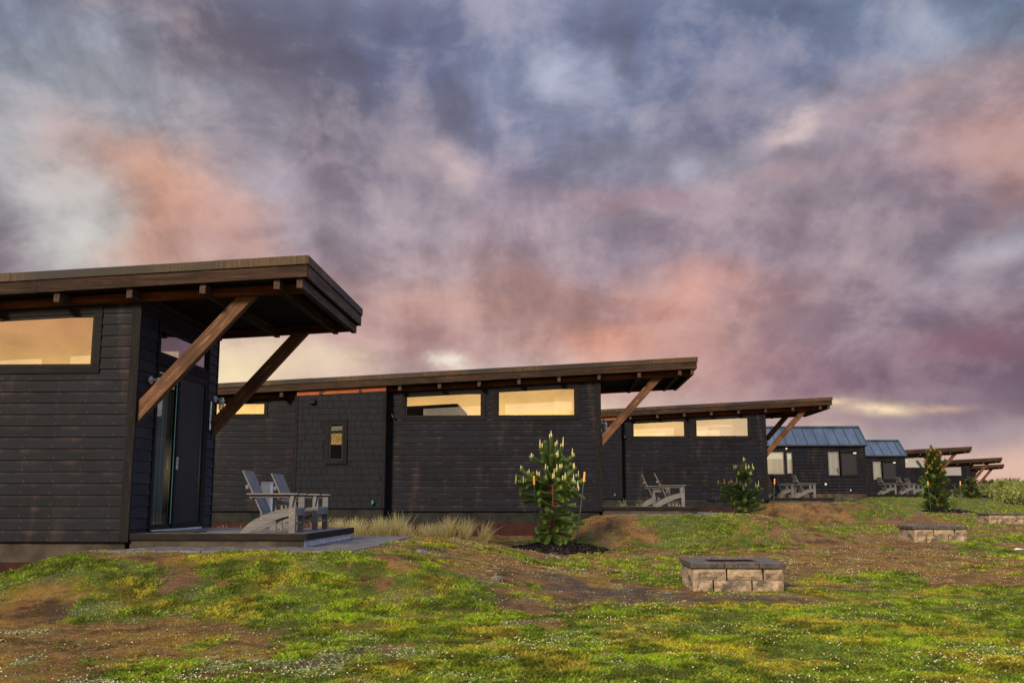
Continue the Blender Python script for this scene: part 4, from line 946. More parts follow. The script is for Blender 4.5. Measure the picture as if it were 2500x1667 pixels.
# ------------------------------------------------------------------ gabled cabins with metal roofs
def gable(name, X0, X1, Y0, zb, ze, zr, yr, label, wins, deckz):
    E = empty(name, (X1, Y0, zb)); h = ze - zb; w = X1 - X0; dp = 3.4; ry = yr - Y0; rz_ = zr - zb; back = dp - ry
    def rect(a_, b_, c_, d_): return (a_ - X1, b_ - X1, c_ - zb, d_ - zb)
    hs = [rect(*q[:4]) for q in wins]
    lap_siding(-w, 0, 0, lambda u_: h, hs, lambda u_, z_, o: (u_, -o, z_), z_start=0, course=.17).build('siding', mat_siding, E)
    rgt = lap_siding(0, dp, 0, lambda u_: h, [], lambda u_, z_, o: (o, u_, z_), z_start=0, course=.17)
    rgt.quad((0, 0, h), (0, ry, rz_ - .06), (0, dp, h)); rgt.build('siding', mat_sidingY, E)
    MB().quad((-w, 0, 0), (-w, dp, 0), (-w, dp, h), (-w, ry, rz_ - .06), (-w, 0, h)).quad((-w, dp, 0), (0, dp, 0), (0, dp, h), (-w, dp, h)).build('rear_wall', mat_black, E)
    MB().box(-.10, .03, -.03, .02, -.01, h - .02).build('corner_board', mat_trimV, E, .003)
    MB().box(-w, 0, .04, dp - .04, -.42, -.005).build('foundation', mat_conc, E)
    MB().box(-w, -.01, .02, dp - .02, -1.2, -.421).build('skirt_panel', mat_red, E)
    r_ = MB(); e = .10
    sl_ = (rz_ - h) / ry
    y0 = -.14; z0 = h - .14 * sl_ + .02
    r_.hexa([(-w - e, y0, z0 - .05), (e, y0, z0 - .05), (e, ry, rz_ - .05), (-w - e, ry, rz_ - .05), (-w - e, y0, z0), (e, y0, z0), (e, ry, rz_), (-w - e, ry, rz_)])
    r_.hexa([(-w - e, ry, rz_ - .05), (e, ry, rz_ - .05), (e, dp + .1, h - .05), (-w - e, dp + .1, h - .05), (-w - e, ry, rz_), (e, ry, rz_), (e, dp + .1, h), (-w - e, dp + .1, h)])
    ro = r_.build('roof', mat_seam, E); x = e - .03
    sm = MB(); x = e - .32
    while x > -w: sm.hexa([(x - .009, y0, z0), (x + .009, y0, z0), (x + .009, ry, rz_), (x - .009, ry, rz_), (x - .009, y0, z0 + .035), (x + .009, y0, z0 + .035), (x + .009, ry, rz_ + .035), (x - .009, ry, rz_ + .035)]); x -= .56
    sm.build('seam', mat_black, ro)
    MB().box(-w - e, e, ry - .08, ry + .08, rz_ + .001, rz_ + .07).build('ridge_cap', mat_seam, ro)
    MB().hexa([(e + .001, y0 - .01, z0 - .12), (e + .03, y0 - .01, z0 - .12), (e + .03, ry, rz_ - .1), (e + .001, ry, rz_ - .1), (e + .001, y0 - .01, z0 + .05), (e + .03, y0 - .01, z0 + .05), (e + .03, ry, rz_ + .07), (e + .001, ry, rz_ + .07)]).build('barge_trim', mat_seam, ro)
    MB().box(-w, e, y0 - .01, y0 + .03, z0 - .12, z0 - .052).build('gutter', mat_trim, ro)
    for q in wins:
        a_, b_, c_, d_ = rect(*q[:4]); kind = q[4]; f_ = MB(); t_ = .07
        for s_ in ((a_ - t_, b_ + t_, c_ - t_, c_), (a_ - t_, b_ + t_, d_, d_ + t_), (a_ - t_, a_, c_ + .001, d_ - .001), (b_, b_ + t_, c_ + .001, d_ - .001)): f_.box(s_[0], s_[1], -.04, .06, s_[2], s_[3])
        w_ = f_.build('window', mat_trim, E)
        fr_ = MB()
        for s_ in ((a_, b_, c_, c_ + .04), (a_, b_, d_ - .04, d_), (a_, a_ + .04, c_ + .041, d_ - .041), (b_ - .04, b_, c_ + .041, d_ - .041)): fr_.box(s_[0] + .001, s_[1] - .001, -.02, .05, s_[2], s_[3])
        fr_.build('frame', mat_chair if kind != 'dark' else mat_frame, w_)
        if kind != 'dark': MB().quad((a_, .01, c_), (b_, .01, c_), (b_, .01, d_), (a_, .01, d_)).build('pane', mat_glassdoor, w_)
        if kind == 'blind':
            zz = d_ - (d_ - c_) * .32; MB().quad((a_, .045, zz), (b_, .045, zz), (b_, .045, d_), (a_, .045, d_)).build('blind', mat_blind, w_); MB().quad((a_, .06, c_), (b_, .06, c_), (b_, .06, zz), (a_, .06, zz)).build('curtain', mat_curtain, w_)
        else:
            MB().quad((a_, .08, c_), (b_, .08, c_), (b_, .08, d_), (a_, .08, d_)).build('louvre', mat_darkpane if kind == 'dark' else mat_curtain, w_)
            if kind == 'dark': MB().box(b_ - .22, b_ - .06, -.015, -.001, d_ - .12, d_ - .04).build('sensor', mat_white, w_)
    return E
g1 = gable('gabled_cabin', 8.6, 16.6, 54.4, 1.66, 4.33, 5.25, 55.6, '', [(10.9, 12.30, 2.66, 3.86, 'blind'), (12.44, 12.74, 2.69, 3.82, 'blind'), (14.64, 15.22, 2.60, 3.86, 'grey'), (15.30, 16.22, 2.60, 3.86, 'dark')], 1.6)
tag(g1, 'dark clad cabin with the larger blue grey standing seam metal roof', 'cabin', 'gabled cabins with blue metal roofs')
g2 = gable('gabled_cabin', 18.4, 22.5, 65.5, 1.70, 4.24, 5.16, 66.8, '', [(20.45, 20.98, 2.60, 3.76, 'grey'), (21.06, 21.98, 2.60, 3.76, 'dark')], 1.6)
tag(g2, 'smaller gabled cabin with short blue metal roof, right of the larger one', 'cabin', 'gabled cabins with blue metal roofs')
MB().tube([(-2.15, -.02, .48), (-2.15, -.07, .47)], .06, 8).build('wall_socket', mat_white, g1)
MB().tube([(-.85, -.02, .18), (-.85, -.08, .10)], .03, 8).build('garden_tap', mat_galv, g1)
MB().tube([(-4.15, -.02, 2.36), (-4.15, -.08, 2.36)], .05, 8).build('spot_lamp', mat_white, g1)
for (x, y, z, lb) in ((16.6, 54.4, 1.59, 'deck beside the larger blue roofed cabin on top of the green mound'), (22.5, 65.5, 1.62, 'deck beside the smaller blue roofed cabin')):
    d_ = copy_tree(dproto); d_.location = (x, y, z); tag(d_, lb)

# ------------------------------------------------------------------ fire pits
def make_pit():
    T = empty('fire_pit', (0, 0, 0)); W_ = 1.205; r_ = random.Random(9)
    # blocks: rows along each side, rough outer faces
    def block(mb, x0, x1, y0, y1, z0, z1, side):
        n = 6; nz_ = 3; g_ = .009
        x0 += g_; x1 -= g_; y0 += g_ if side in 'lr' else 0; y1 -= g_ if side in 'lr' else 0; z1 -= .004
        mb.box(x0 + .024, x1 - .024, y0 + .024, y1 - .024, z0 + .006, z1 - .004)
        # rough face sheet
        def P(i, j):
            a_ = i / n; b_ = j / nz_; edge = (i in (0, n)) or (j in (0, nz_)); d_ = .004 * r_.random() if edge else .014 + r_.random() * .022
            if side == 'f': return (x0 + (x1 - x0) * a_, y0 + .012 - d_, z0 + (z1 - z0) * b_)
            if side == 'b': return (x0 + (x1 - x0) * a_, y1 - .012 + d_, z0 + (z1 - z0) * b_)
            if side == 'l': return (x0 + .012 - d_, y0 + (y1 - y0) * a_, z0 + (z1 - z0) * b_)
            return (x1 - .012 + d_, y0 + (y1 - y0) * a_, z0 + (z1 - z0) * b_)
        pts = [[P(i, j) for j in range(nz_ + 1)] for i in range(n + 1)]; b0_ = len(mb.v)
        for i in range(n + 1):
            for j in range(nz_ + 1): mb.v.append(pts[i][j])
        for i in range(n):
            for j in range(nz_):
                k = b0_ + i * (nz_ + 1) + j; mb.f.append((k, k + nz_ + 1, k + nz_ + 2, k + 1))
    mb = MB(); T_ = .2
    h0, h1, h2 = -.06, .135, .285
    for side in 'fblr':
        lo = [0, .27, .78, W_] if side in 'fb' else [T_, .62, W_ - T_]; hi = [0, .45, .93, W_] if side in 'fb' else [T_, .42, .8, W_ - T_]
        for (row, z0, z1) in ((lo, h0, h1), (hi, h1, h2)):
            for a_, b_ in zip(row[:-1], row[1:]):
                if side == 'f': block(mb, a_, b_, 0, T_, z0, z1, side)
                if side == 'b': block(mb, a_, b_, W_ - T_, W_, z0, z1, side)
                if side == 'l': block(mb, 0, T_, a_, b_, z0, z1, side)
                if side == 'r': block(mb, W_ - T_, W_, a_, b_, z0, z1, side)
    mb.box(.004, .02, .02, W_ - .02, h0, h2 - .01)
    mb.build('block_wall', mat_stone, T)
    o = .028; z0, z1 = h2 + .002, h2 + .072; c_ = .27
    rows = [(-o, .42, -o, c_), (.42, .60, -o, c_), (.60, .885, -o, c_), (.885, W_ + o, -o, c_), (-o, c_, c_, .62), (-o, c_, .62, W_ - c_ + .0), (W_ - c_, W_ + o, c_, .58), (W_ - c_, W_ + o, .58, W_ - c_), (-o, .40, W_ - c_, W_ + o), (.40, .80, W_ - c_, W_ + o), (.80, W_ + o, W_ - c_, W_ + o)]
    for (a_, b_, d_, e_) in rows:
        dz = r_.random() * .006
        MB().box(a_ + .003, b_ - .003, d_ + .003, e_ - .003, z0, z1 + dz).build('cap_stone', mat_cap, T, .008)
    MB().box(T_, W_ - T_, T_, W_ - T_, -.06, .12).build('ash_bed', mat_ash, T)
    ln = MB()
    for q in ((c_ + .001, W_ - c_ - .001, c_ + .001, c_ + .009), (c_ + .001, W_ - c_ - .001, W_ - c_ - .009, W_ - c_ - .001), (c_ + .001, c_ + .009, c_ + .0095, W_ - c_ - .0095), (W_ - c_ - .009, W_ - c_ - .001, c_ + .0095, W_ - c_ - .0095)): ln.box(*q, .08, z1 - .006)
    ln.build('soot_liner', mat_ash, T)
    return T
pp = make_pit(); PL = ['square stone block fire pit closest to the camera, dark gravel at its left', 'stone block fire pit in the middle distance, second from the camera', 'farthest stone block fire pit, below the shrubs at the right picture edge']
for i, (x, y, z) in enumerate(PITS):
    o = pp if i == 0 else copy_tree(pp); o.location = (x, y, z); o.rotation_euler = (0, 0, R((0, -1.5, -3)[i])); tag(o, PL[i], 'fire pit', 'square block fire pits on the lawn')

# ------------------------------------------------------------------ pines
def pine(loc, trunk, tips, label, depthseed, nl=.078, br=.9, tone=2.3, shoots=True, sh_h=.15, sh_col=(.58, .52, .24), dens=2300, nw=.0095, trunk_r=.045, twigs=1):
    rr = random.Random(depthseed); T = empty('pine_tree', loc)
    tb_ = MB(); tb_.tube(trunk, [trunk_r * (1 - .8 * i / (len(trunk) - 1)) for i in range(len(trunk))], 8); tk = tb_.build('trunk', mat_trunk, T, smooth=True)
    zt_ = trunk[-1][2]
    def tp(z):
        zs = [q[2] for q in trunk]; return (np.interp(z, zs, [q[0] for q in trunk]), np.interp(z, zs, [q[1] for q in trunk]))
    lb = MB(); NV, NC = [], []; shoot = []
    more = []
    if twigs:
        for (tx, tz, kd, s) in tips:
            for _ in range(twigs): more.append((tx + rr.uniform(-.16, .16) * .9, tz - rr.uniform(.04, .20), 0, max(trunk[0][2] + .04, s - rr.uniform(-.05, .15))))
    more = [(a_ if abs(a_) < .8 else .8 * a_ / abs(a_), max(.06, b_), c_, d_) for a_, b_, c_, d_ in more]
    for (tx, tz, kd, s) in list(tips) + more:
        # kd: 1 candle tip, 0 plain ; s: start height
        x0, y0 = tp(s); dx = tx - x0; dep = rr.uniform(-1, 1) * max(.12, .55 * (zt_ - tz) * .5 + .1) if abs(dx) < .9 else rr.uniform(-.3, .3)
        P0 = Vector((x0, y0, s)); P2 = Vector((tx, y0 + dep, tz)); P1 = Vector((x0 + dx * .75, y0 + dep * .75, s + (tz - s) * .28 + .02)) if tz > s else Vector((x0 + dx * .5, y0 + dep * .5, s + .06))
        L_ = (P2 - P0).length; n = max(5, int(L_ / .05)); pts = [P0 * (1 - t_) ** 2 + P1 * 2 * t_ * (1 - t_) + P2 * t_ * t_ for t_ in [i / n for i in range(n + 1)]]
        lb.tube(pts, [max(.004, .014 * (1 - i / n)) for i in range(n + 1)], 5)
        # needles; leave the inner third bare on long limbs
        cnt = int(L_ * dens)
        a = np.array([list(q) for q in pts]); tt = .12 + .88 * np.random.RandomState(rr.randrange(9999)).rand(cnt) ** .8; f = tt * n; i = np.clip(f.astype(int), 0, n - 1); fr_ = (f - i)[:, None]
        c = a[i] * (1 - fr_) + a[i + 1] * fr_; ax = a[i + 1] - a[i]; ax /= np.linalg.norm(ax, axis=1)[:, None]
        r1 = np.random.RandomState(rr.randrange(9999)).normal(size=(cnt, 3)); pe_ = np.cross(ax, r1); pe_ /= np.linalg.norm(pe_, axis=1)[:, None] + 1e-6
        dr = ax * .72 + pe_ * .85; dr /= np.linalg.norm(dr, axis=1)[:, None]; ll = nl * (.7 + .5 * np.random.RandomState(1).rand(cnt))[:, None]
        sd_ = np.cross(dr, ax); sd_ /= np.linalg.norm(sd_, axis=1)[:, None] + 1e-6
        NV.append(np.stack([c - sd_ * nw / 2, c + sd_ * nw / 2, c + dr * ll], 1))
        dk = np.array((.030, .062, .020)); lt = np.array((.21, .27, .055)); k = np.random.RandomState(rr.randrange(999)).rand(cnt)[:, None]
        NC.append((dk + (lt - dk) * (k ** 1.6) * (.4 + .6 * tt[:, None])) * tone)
        if kd and shoots: shoot.append(P2)
    lb.build('branch', mat_trunk, T)
    NV = np.concatenate(NV); NC = np.concatenate(NC); nn = len(NV)
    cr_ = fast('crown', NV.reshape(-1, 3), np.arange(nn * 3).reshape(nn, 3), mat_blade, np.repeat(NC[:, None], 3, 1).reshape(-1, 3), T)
    ms_ = simple('new_growth_%d' % depthseed, sh_col, .7, var=.3, scale=40)
    for q in shoot:
        mb = MB()
        for j in range(rr.choice((3, 4, 4, 5))):
            ox, oy = rr.uniform(-.028, .028), rr.uniform(-.028, .028); hh = sh_h * rr.uniform(.4, 1.0) * (1.35 if j == 0 else .7)
            mb.tube([(q.x + ox, q.y + oy, q.z - .02), (q.x + ox * 1.2, q.y + oy * 1.2, q.z + hh * .5), (q.x + ox * 1.25, q.y + oy * 1.25, q.z + hh)], [.014, .012, .006], 5)
        mb.build('new_shoot', ms_, cr_)
    tag(T, label, 'pine tree', 'young pines on the lawn'); return T
k = .00195
def Tk(pts, ox, oy, k, starts):
    out = []
    for (x, y, kd) in pts:
        z = (oy - y) * k; cand = [s for s in starts if (s < z - .02 if kd else abs(s - z) < .35)] or [starts[0]]
        out.append(((x - ox) * k, z, kd, max(cand) if kd else min(cand, key=lambda s: abs(s - z + .06))))
    return out
t1 = [(590,190,1),(645,212,1),(705,78,1),(768,168,1),(828,178,1),(483,310,1),(955,290,1),(365,445,1),(835,305,1),(775,298,1),(612,380,1),(648,440,1),(775,465,1),(858,405,1),(813,418,1),(975,430,1),(445,505,1),(500,500,0),(555,520,1),(650,535,1),
      (318,595,1),(402,588,1),(960,592,1),(1010,530,1),(1000,672,1),(950,690,1),(585,640,1),(370,730,0),(450,770,0),(520,740,0),(580,800,0),(980,725,0),(820,790,0),(700,690,0),(780,745,0),(870,612,0),(800,650,0),(920,480,0),(850,560,1),(735,540,1),
      (965,850,0),(925,950,0),(992,985,0),(585,950,0),(600,995,0),(790,900,0),(545,1110,0),(560,1150,0),(665,1225,0),(900,1120,0),(870,1165,0),(800,1215,0),(700,930,0),(640,1180,0),(850,1000,0),(690,1000,0),(760,1120,0),(940,1060,0),(600,1080,0),(660,900,0),(740,820,0),(660,790,0),(540,680,0),(620,720,0),(880,700,0),(560,1220,0),(850,1240,0),(520,1210,0),(820,1080,0),(640,1040,0)]
st1 = [.15, .30, .45, .62, .82, 1.0, 1.18, 1.34, 1.72]
pine((PINES[0][0], PINES[0][1], .30), [(-.03, 0, 0), (0, 0, .4), (.03, 0, .85), (.02, 0, 1.3), (0, 0, 1.8), (-.01, 0, 2.32)], Tk(t1, 710, 1290, k, st1), 'staked young pine with upright tan shoots on black mulch before the second cabin', 5)
k2 = .0031
t2 = [(537,770,1),(425,865,1),(462,850,1),(465,925,1),(590,855,1),(624,865,1),(594,922,1),(540,868,1),(262,1025,1),(400,1015,1),(445,1020,1),(605,975,1),(487,1045,1),(537,1050,1),(365,1055,1),(655,1062,1),(690,1045,1),(270,1095,0),(300,1145,0),(440,1090,1),(640,1125,0),(510,1090,1),
      (350,1130,0),(480,1130,0),(600,1180,0),(700,1245,0),(400,1225,0),(665,1255,0),(420,1330,0),(450,1280,0),(640,1300,0),(560,1150,0),(510,1200,0),(395,1360,0),(610,1370,0),(380,1170,0),(560,1230,0),(620,1220,0),(480,1310,0),(580,1320,0),(440,1370,0),(660,1340,0),(520,1280,0),(450,1190,0),(690,1200,0)]
pine((PINES[1][0], PINES[1][1], .68), [(-.02, 0, 0), (0, 0, .5), (0, 0, 1.2), (.02, 0, 1.92)], Tk(t2, 535, 1390, k2, [.1, .3, .5, .7, 1.05, 1.3]), 'second young pine with pale tan candles, left of the third cabin corner', 8, nl=.09, nw=.012, dens=1300, tone=2.2)
# tall far pine: dense cone with rusty leader
rr = random.Random(4); t3 = []; H3 = 2.85
for i in range(150):
    z = rr.random() ** .85 * H3 * .96 + .12; w_ = min(.78, .86 * (1 - z / (H3 + .35)) ** .62 + .05) * (.8 if z > .35 else .62); x = rr.uniform(-1, 1) * w_
    t3.append((x, z, 1 if (z > 1.75 and rr.random() < .55) or rr.random() < .05 else 0, max(.08, z - rr.uniform(.15, .5))))
t3 += [(0, 3.0, 1, 2.2), (.03, 2.8, 1, 2.1), (-.2, 2.72, 1, 2.0), (.33, 2.62, 1, 1.9), (-.62, 2.3, 1, 1.7), (.5, 2.35, 1, 1.8)]
pine((PINES[2][0], PINES[2][1], .78), [(0, 0, 0), (0, 0, 1), (0, 0, 2), (-.02, 0, 2.9)], t3, 'tallest dense dark pine with rusty orange tips at the far right, between cabins', 12, nl=.14, nw=.017, dens=900, tone=1.25, twigs=0, sh_h=.17, sh_col=(.42, .15, .05))
# small dark pine farther away
t4 = []
for i in range(60):
    z = rr.random() * 1.5 + .1; w_ = .62 * (1 - z / 2.0) + .05; t4.append((rr.uniform(-1, 1) * w_, z, 0, max(.05, z - .25)))
pine((25.9, 64.0, 1.12), [(0, 0, 0), (0, 0, .9), (0, 0, 1.65)], t4, 'small dark pine beyond the tall one, at the foot of the fifth cabin brace', 15, nl=.14, nw=.022, dens=520, tone=.9, twigs=0)

# mulch rings
def mulch(px, py, r, h, n, label, sz=.022):
    ang = np.linspace(0, 2 * np.pi, 40, endpoint=False); rad = np.linspace(0, 1, 12); V = []; 
    for q in rad:
        for a_ in ang:
            rr_ = r * q * (1 + .10 * math.sin(3 * a_ + 1) + .07 * math.sin(7 * a_)); x = px + rr_ * math.cos(a_); y = py + rr_ * .95 * math.sin(a_); V.append((x, y, float(gz(x, y)) - .02 + (h + .02) * (1 - q ** 2.2) + (.012 if 0 < q < 1 else 0) * math.sin(q * 40 + a_ * 9)))
    F = [(i * 40 + j, i * 40 + (j + 1) % 40, (i + 1) * 40 + (j + 1) % 40, (i + 1) * 40 + j) for i in range(11) for j in range(40)]
    C = np.tile(np.array((.016, .014, .014)), (len(V), 1))
    base_n = len(V); q = np.sqrt(rng.random(n)); a_ = rng.random(n) * 2 * np.pi; wob = (1 + .10 * np.sin(3 * a_ + 1) + .07 * np.sin(7 * a_)) * (1 + .10 * (rng.random(n) - .3)); x = px + r * q * wob * np.cos(a_); y = py + r * .95 * q * wob * np.sin(a_)
    z = gz(x, y) - .01 + (h + .02) * np.clip(1 - q ** 2.2, 0, 1) + rng.random(n) * .012
    L_ = sz * (.4 + 1.2 * rng.random(n)); w_ = L_ * .35; b = rng.random(n) * 2 * np.pi; ti = (rng.random(n) - .5) * 1.6
    ux, uy, uz = np.cos(b) * np.cos(ti), np.sin(b) * np.cos(ti), np.sin(ti); vx, vy, vz = -np.sin(b), np.cos(b), (rng.random(n) - .5) * .9
    Q = np.stack([np.stack([x + s1 * L_ * ux + s2 * w_ * vx, y + s1 * L_ * uy + s2 * w_ * vy, z + s1 * L_ * uz + s2 * w_ * vz + .008], 1) for s1, s2 in ((-1, -1), (1, -1), (1, 1), (-1, 1))], 1)
    cc = np.array((.030, .024, .023)) * (.3 + 2.2 * rng.random(n) ** 3)[:, None]; cc[rng.random(n) < .02] = (.16, .12, .09)
    o = fast('mulch', np.concatenate([np.array(V), Q.reshape(-1, 3)]), np.concatenate([np.array(F), base_n + np.arange(n * 4).reshape(n, 4)]), mat_chip, np.concatenate([C, np.repeat(cc[:, None], 4, 1).reshape(-1, 3)])); tag(o, label, 'mulch', kind='stuff')
mulch(-.02, 22.35, 1.14, .17, 9000, 'black bark mulch mounded round the staked pine')
mulch(6.6, 33.9, 1.1, .10, 3500, 'black bark mulch under the second pine', .03)
mulch(18.0, 47.3, 1.15, .10, 3000, 'dark mulch under the tallest far pine', .04)

# stakes
def stake(x, y, zb, zt_, tx, label, first=[None]):
    T = empty('tree_stake', (x, y, zb)); h = zt_ - zb
    MB().tube([(0, 0, -.05), (tx * .9, 0, h * .86)], .014, 8).build('post', mat_stake, T)
    MB().tube([(tx * .9, 0, h * .858), (tx, 0, h)], .022, 8).build('cap', mat_orange, T)
    tag(T, label, 'tree stake', 'green stakes with orange tops round the young pines'); return T
stake(-.40, 22.15, .40, 1.80, -.06, 'green stake with orange top left of the closest pine')
stake(.46, 22.2, .38, 1.88, .20, 'leaning green stake with orange top right of the closest pine')
stake(-.27, 22.95, .38, 1.55, 0, 'green stake behind the closest pine, mostly hidden')
stake(7.15, 33.6, .62, 1.98, .12, 'leaning stake with orange top right of the second pine')
stake(5.75, 34.4, .7, 1.98, 0, 'stake with orange top among the left boughs of the second pine')
stake(6.02, 34.5, .7, 1.95, 0, 'stake with orange top just left of the second pine centre')
stake(17.15, 46.9, .76, 2.15, -.05, 'stake with orange top left of the tallest far pine')
stake(18.55, 47.0, .76, 2.15, .05, 'stake with orange top right of the tallest far pine')
# guy ties
tie = MB().tube([(-.43, 22.15, 1.05), (-.07, 22.5, 1.02), (.58, 22.2, 1.02)], .004, 5).tube([(-.27, 22.95, 1.0), (-.07, 22.5, 1.16)], .004, 5).build('guy_wire', mat_black); tag(tie, 'thin dark guy wire tying the closest pine to its stakes', 'wire')

# ------------------------------------------------------------------ beach grass clumps
def clump(x, y, h, n, spread, label, seed, lean=0.0):
    n = int(n * 1.9)
    r_ = np.random.RandomState(seed); z = float(gz(x, y)); V, F, C = [], [], []; seg = 5
    for i in range(n):
        a_ = r_.rand() * 2 * np.pi; bx = r_.normal() * spread * .35; by = r_.normal() * spread * .35; hh = h * (.45 + .6 * r_.rand()); le = hh * (.10 + .45 * r_.rand() ** 1.5); w_ = .013 * (.6 + .8 * r_.rand())
        dx, dy = math.cos(a_) * le + lean * hh, math.sin(a_) * le; pa = r_.rand() * np.pi; px_, py_ = math.cos(pa) * w_, math.sin(pa) * w_; b = len(V)
        col_ = np.array((.98, .76, .34)) if r_.rand() < .8 else np.array((.62, .62, .26)); col_ = col_ * (.6 + .65 * r_.rand())
        for s in range(seg + 1):
            t_ = s / seg; q = t_ * t_; ww = (1 - t_ * .9); X_, Y_, Z_ = bx + dx * (q * .8 + t_ * .2), by + dy * (q * .8 + t_ * .2), hh * (t_ - .18 * q * (le / hh) * 2)
            V += [(X_ - px_ * ww, Y_ - py_ * ww, Z_), (X_ + px_ * ww, Y_ + py_ * ww, Z_)]; C += [np.minimum(col_ * (.9 + .15 * t_), .95)] * 2
        for s in range(seg): F.append((b + 2 * s, b + 2 * s + 1, b + 2 * s + 3, b + 2 * s + 2))
    o = fast('beach_grass', V, F, mat_blade, np.array(C)); o.location = (x, y, z - .01); tag(o, label, 'grass clump', 'dry beach grass clumps between the cabins'); return o
cl = [(-1.62, 22.5, .70, 90, .10, 'rightmost dry beach grass clump, leaning right', .22), (-2.05, 22.9, .74, 120, .13, 'upright beach grass clump second from the right', .08), (-2.42, 22.9, .80, 150, .16, 'bushy straw coloured beach grass clump third from the right', .03)]
for i, c in enumerate(cl): clump(c[0], c[1], c[2], c[3], c[4], c[5], 100 + i, c[6])
rw = random.Random(8)
rowc = [(-2.8, 23.2), (-3.1, 23.5), (-3.4, 23.3), (-3.7, 23.7), (-4.0, 23.5), (-4.25, 24.0), (-4.55, 23.8), (-4.8, 24.3), (-3.05, 24.3), (-3.9, 24.6), (-5.1, 24.2), (-5.4, 24.7), (-2.6, 24.0), (-5.0, 25.0), (-4.4, 25.0), (-5.8, 24.6)]
for i, (x, y) in enumerate(rowc): clump(x, y, .58 + rw.random() * .28, 120, .18, 'straw coloured beach grass clump in the dense row behind the paving', 200 + i, rw.uniform(-.05, .12))
for i, (x, y) in enumerate([(-6.3, 24.4), (-7.0, 24.6), (-7.7, 24.3), (-8.2, 24.6), (-8.7, 24.2)]): clump(x, y, .5 + rw.random() * .15, 45, .14, 'sparse beach grass clump behind the closest deck, below the rust coloured skirt', 300 + i)
for i, (x, y) in enumerate([(2.2, 32.6), (2.8, 32.8), (3.3, 32.5), (3.9, 33.0), (8.9, 46), (9.6, 46.3), (10.2, 46)]): clump(x, y, .42 if y < 40 else .5, 16, .22, 'thin grass clump behind the %s cabin deck' % ('second' if y < 40 else 'third'), 400 + i).location.z = (.95 if y < 40 else 1.2) - .35 * 0

# ------------------------------------------------------------------ utility pedestal, litter, rocks
E_ = empty('utility_box', (-6.36, 22.0, .2))
MB().box(-.11, .11, -.1, .1, 0, 1.44).build('cabinet', mat_white, E_, .008)
MB().box(-.112, .118, -.104, .106, 1.441, 1.46).build('lid', mat_white, E_, .006)
sc = MB()
for zz in (1.1, .95, .85, .6): 
    for xx in (-.07, .06): sc.tube([(xx, -.1, zz), (xx, -.104, zz)], .006, 6)
sc.build('screws', mat_frame, E_); tag(E_, 'narrow light grey utility pedestal standing behind the closest deck chairs', 'utility box')
lid = MB().box(-.28, .28, -.2, .2, 0, .06).build('valve_box', mat_green, None, .01); lid.location = (16.1, 46.0, .74); tag(lid, 'flat green valve box lid in the grass left of the tallest far pine', 'valve box')
pa_ = MB().quad((0, 0, 0), (.22, .03, .012), (.25, .16, .0), (.12, .19, .03), (.02, .14, .01)).build('litter', mat_sign); pa_.location = (10.2, 23.0, float(gz(10.2, 23.0)) + .03); tag(pa_, 'crumpled white scrap lying on the lawn at the far right', 'litter')
def rock(x, y, s, label, seed):
    r_ = random.Random(seed); import bmesh
    bm = bmesh.new(); bmesh.ops.create_icosphere(bm, subdivisions=2, radius=s)
    for v_ in bm.verts: v_.co *= r_.uniform(.75, 1.15); v_.co.z *= .55
    me = bpy.data.meshes.new('rock'); bm.to_mesh(me); bm.free(); me.materials.append(mat_rock); o = bpy.data.objects.new('rock', me); COL.objects.link(o); o.location = (x, y, float(gz(x, y)) + s * .2); tag(o, label, 'rock', 'stones on the bare ground')
rock(-1.9, 14.3, .09, 'grey stone at the foot of the mound right of the paving', 1); rock(1.45, 13.2, .05, 'small dark stone by the left front corner of the closest fire pit', 2); rock(-.75, 13.0, .07, 'dark stone on the bare soil left of the closest fire pit', 3)

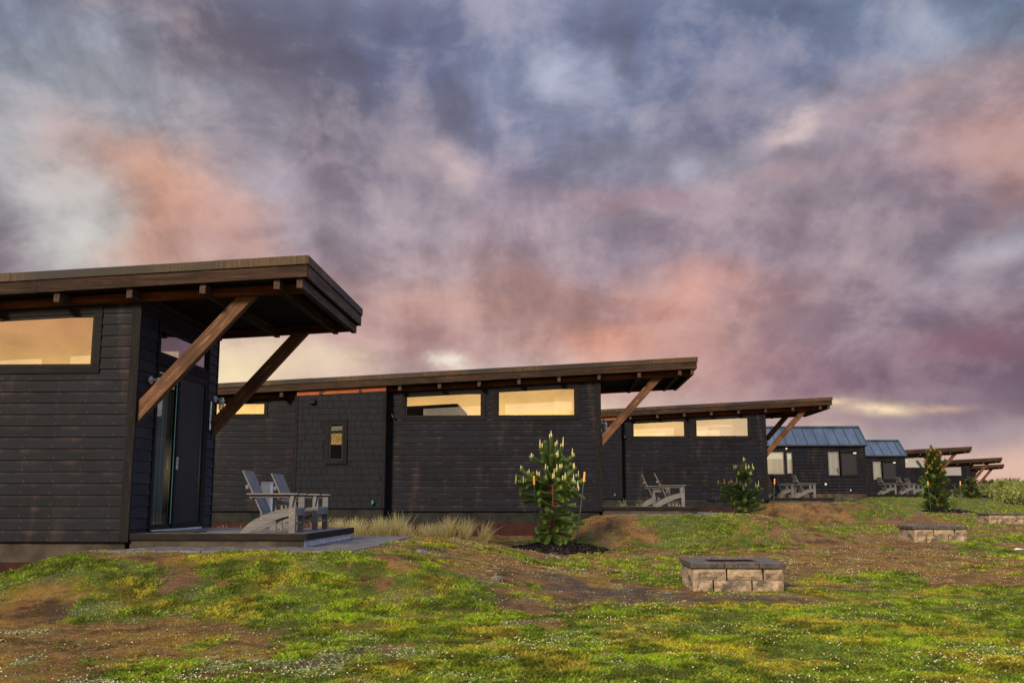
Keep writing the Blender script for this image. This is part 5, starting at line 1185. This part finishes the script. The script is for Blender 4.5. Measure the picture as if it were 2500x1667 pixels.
# ------------------------------------------------------------------ shrub thicket
r_ = np.random.RandomState(21); Vb, Cb = [], []
for i in range(150):
    Y_ = 80 + r_.rand() * 38; X_ = Y_ * (.392 + r_.rand() * .19) + r_.normal() * .5
    if X_ < 38.6 and Y_ > 84: X_ = 38.8 + r_.rand() * 2
    gzv = .86; hh = (1.25 + r_.rand() * 1.0) * (.75 + .5 * (Y_ - 80) / 38); rx = 1.3 + r_.rand() * .9
    n = 900; d_ = r_.normal(size=(n, 3)); d_ /= np.linalg.norm(d_, axis=1)[:, None]; rad = (.55 + .45 * r_.rand(n) ** .5)[:, None] * (1 + .25 * np.sin(d_[:, :1] * 7 + i) * np.cos(d_[:, 1:2] * 6))
    c = np.array((X_, Y_, gzv + hh * .45)) + d_ * rad * np.array((rx, rx, hh * .62)); c = c[c[:, 2] > gzv - .1]; n = len(c); s = .07 + .07 * r_.rand(n)[:, None]
    a_ = r_.normal(size=(n, 3)); a_ /= np.linalg.norm(a_, axis=1)[:, None]; b_ = np.cross(a_, r_.normal(size=(n, 3))); b_ /= np.linalg.norm(b_, axis=1)[:, None]
    Vb.append(np.stack([c - a_ * s, c - b_ * s * .5, c + a_ * s, c + b_ * s * .5], 1)); base = np.array((.20, .225, .060)) * (.7 + .6 * r_.rand()); Cb.append(base * (.55 + .9 * r_.rand(n))[:, None])
    for q in range(7):  # protruding sprays
        th = r_.rand() * 6.28; p0 = np.array((X_ + math.cos(th) * rx * .6 * r_.rand(), Y_ + math.sin(th) * rx * .6, gzv + hh * .95)); m_ = 26; t_ = r_.rand(m_)[:, None]; dr = np.array((r_.normal() * .5, r_.normal() * .3, 1)); c = p0 + dr * t_ * .42 + r_.normal(size=(m_, 3)) * .05
        s = .06 + .05 * r_.rand(m_)[:, None]; a_ = r_.normal(size=(m_, 3)); a_ /= np.linalg.norm(a_, axis=1)[:, None]; b_ = np.cross(a_, r_.normal(size=(m_, 3))); b_ /= np.linalg.norm(b_, axis=1)[:, None]
        Vb.append(np.stack([c - a_ * s, c - b_ * s * .5, c + a_ * s, c + b_ * s * .5], 1)); Cb.append(base * (.7 + .8 * r_.rand(m_))[:, None])
Vb = np.concatenate(Vb); Cb = np.concatenate(Cb); n = len(Vb)
th_ = fast('shrub_thicket', Vb.reshape(-1, 3), np.arange(n * 4).reshape(n, 4), mat_blade, np.repeat(Cb[:, None], 4, 1).reshape(-1, 3)); tag(th_, 'dense yellow green shrubs along the far right edge of the lawn', 'shrubs', kind='stuff')
print('objects', len(bpy.data.objects))
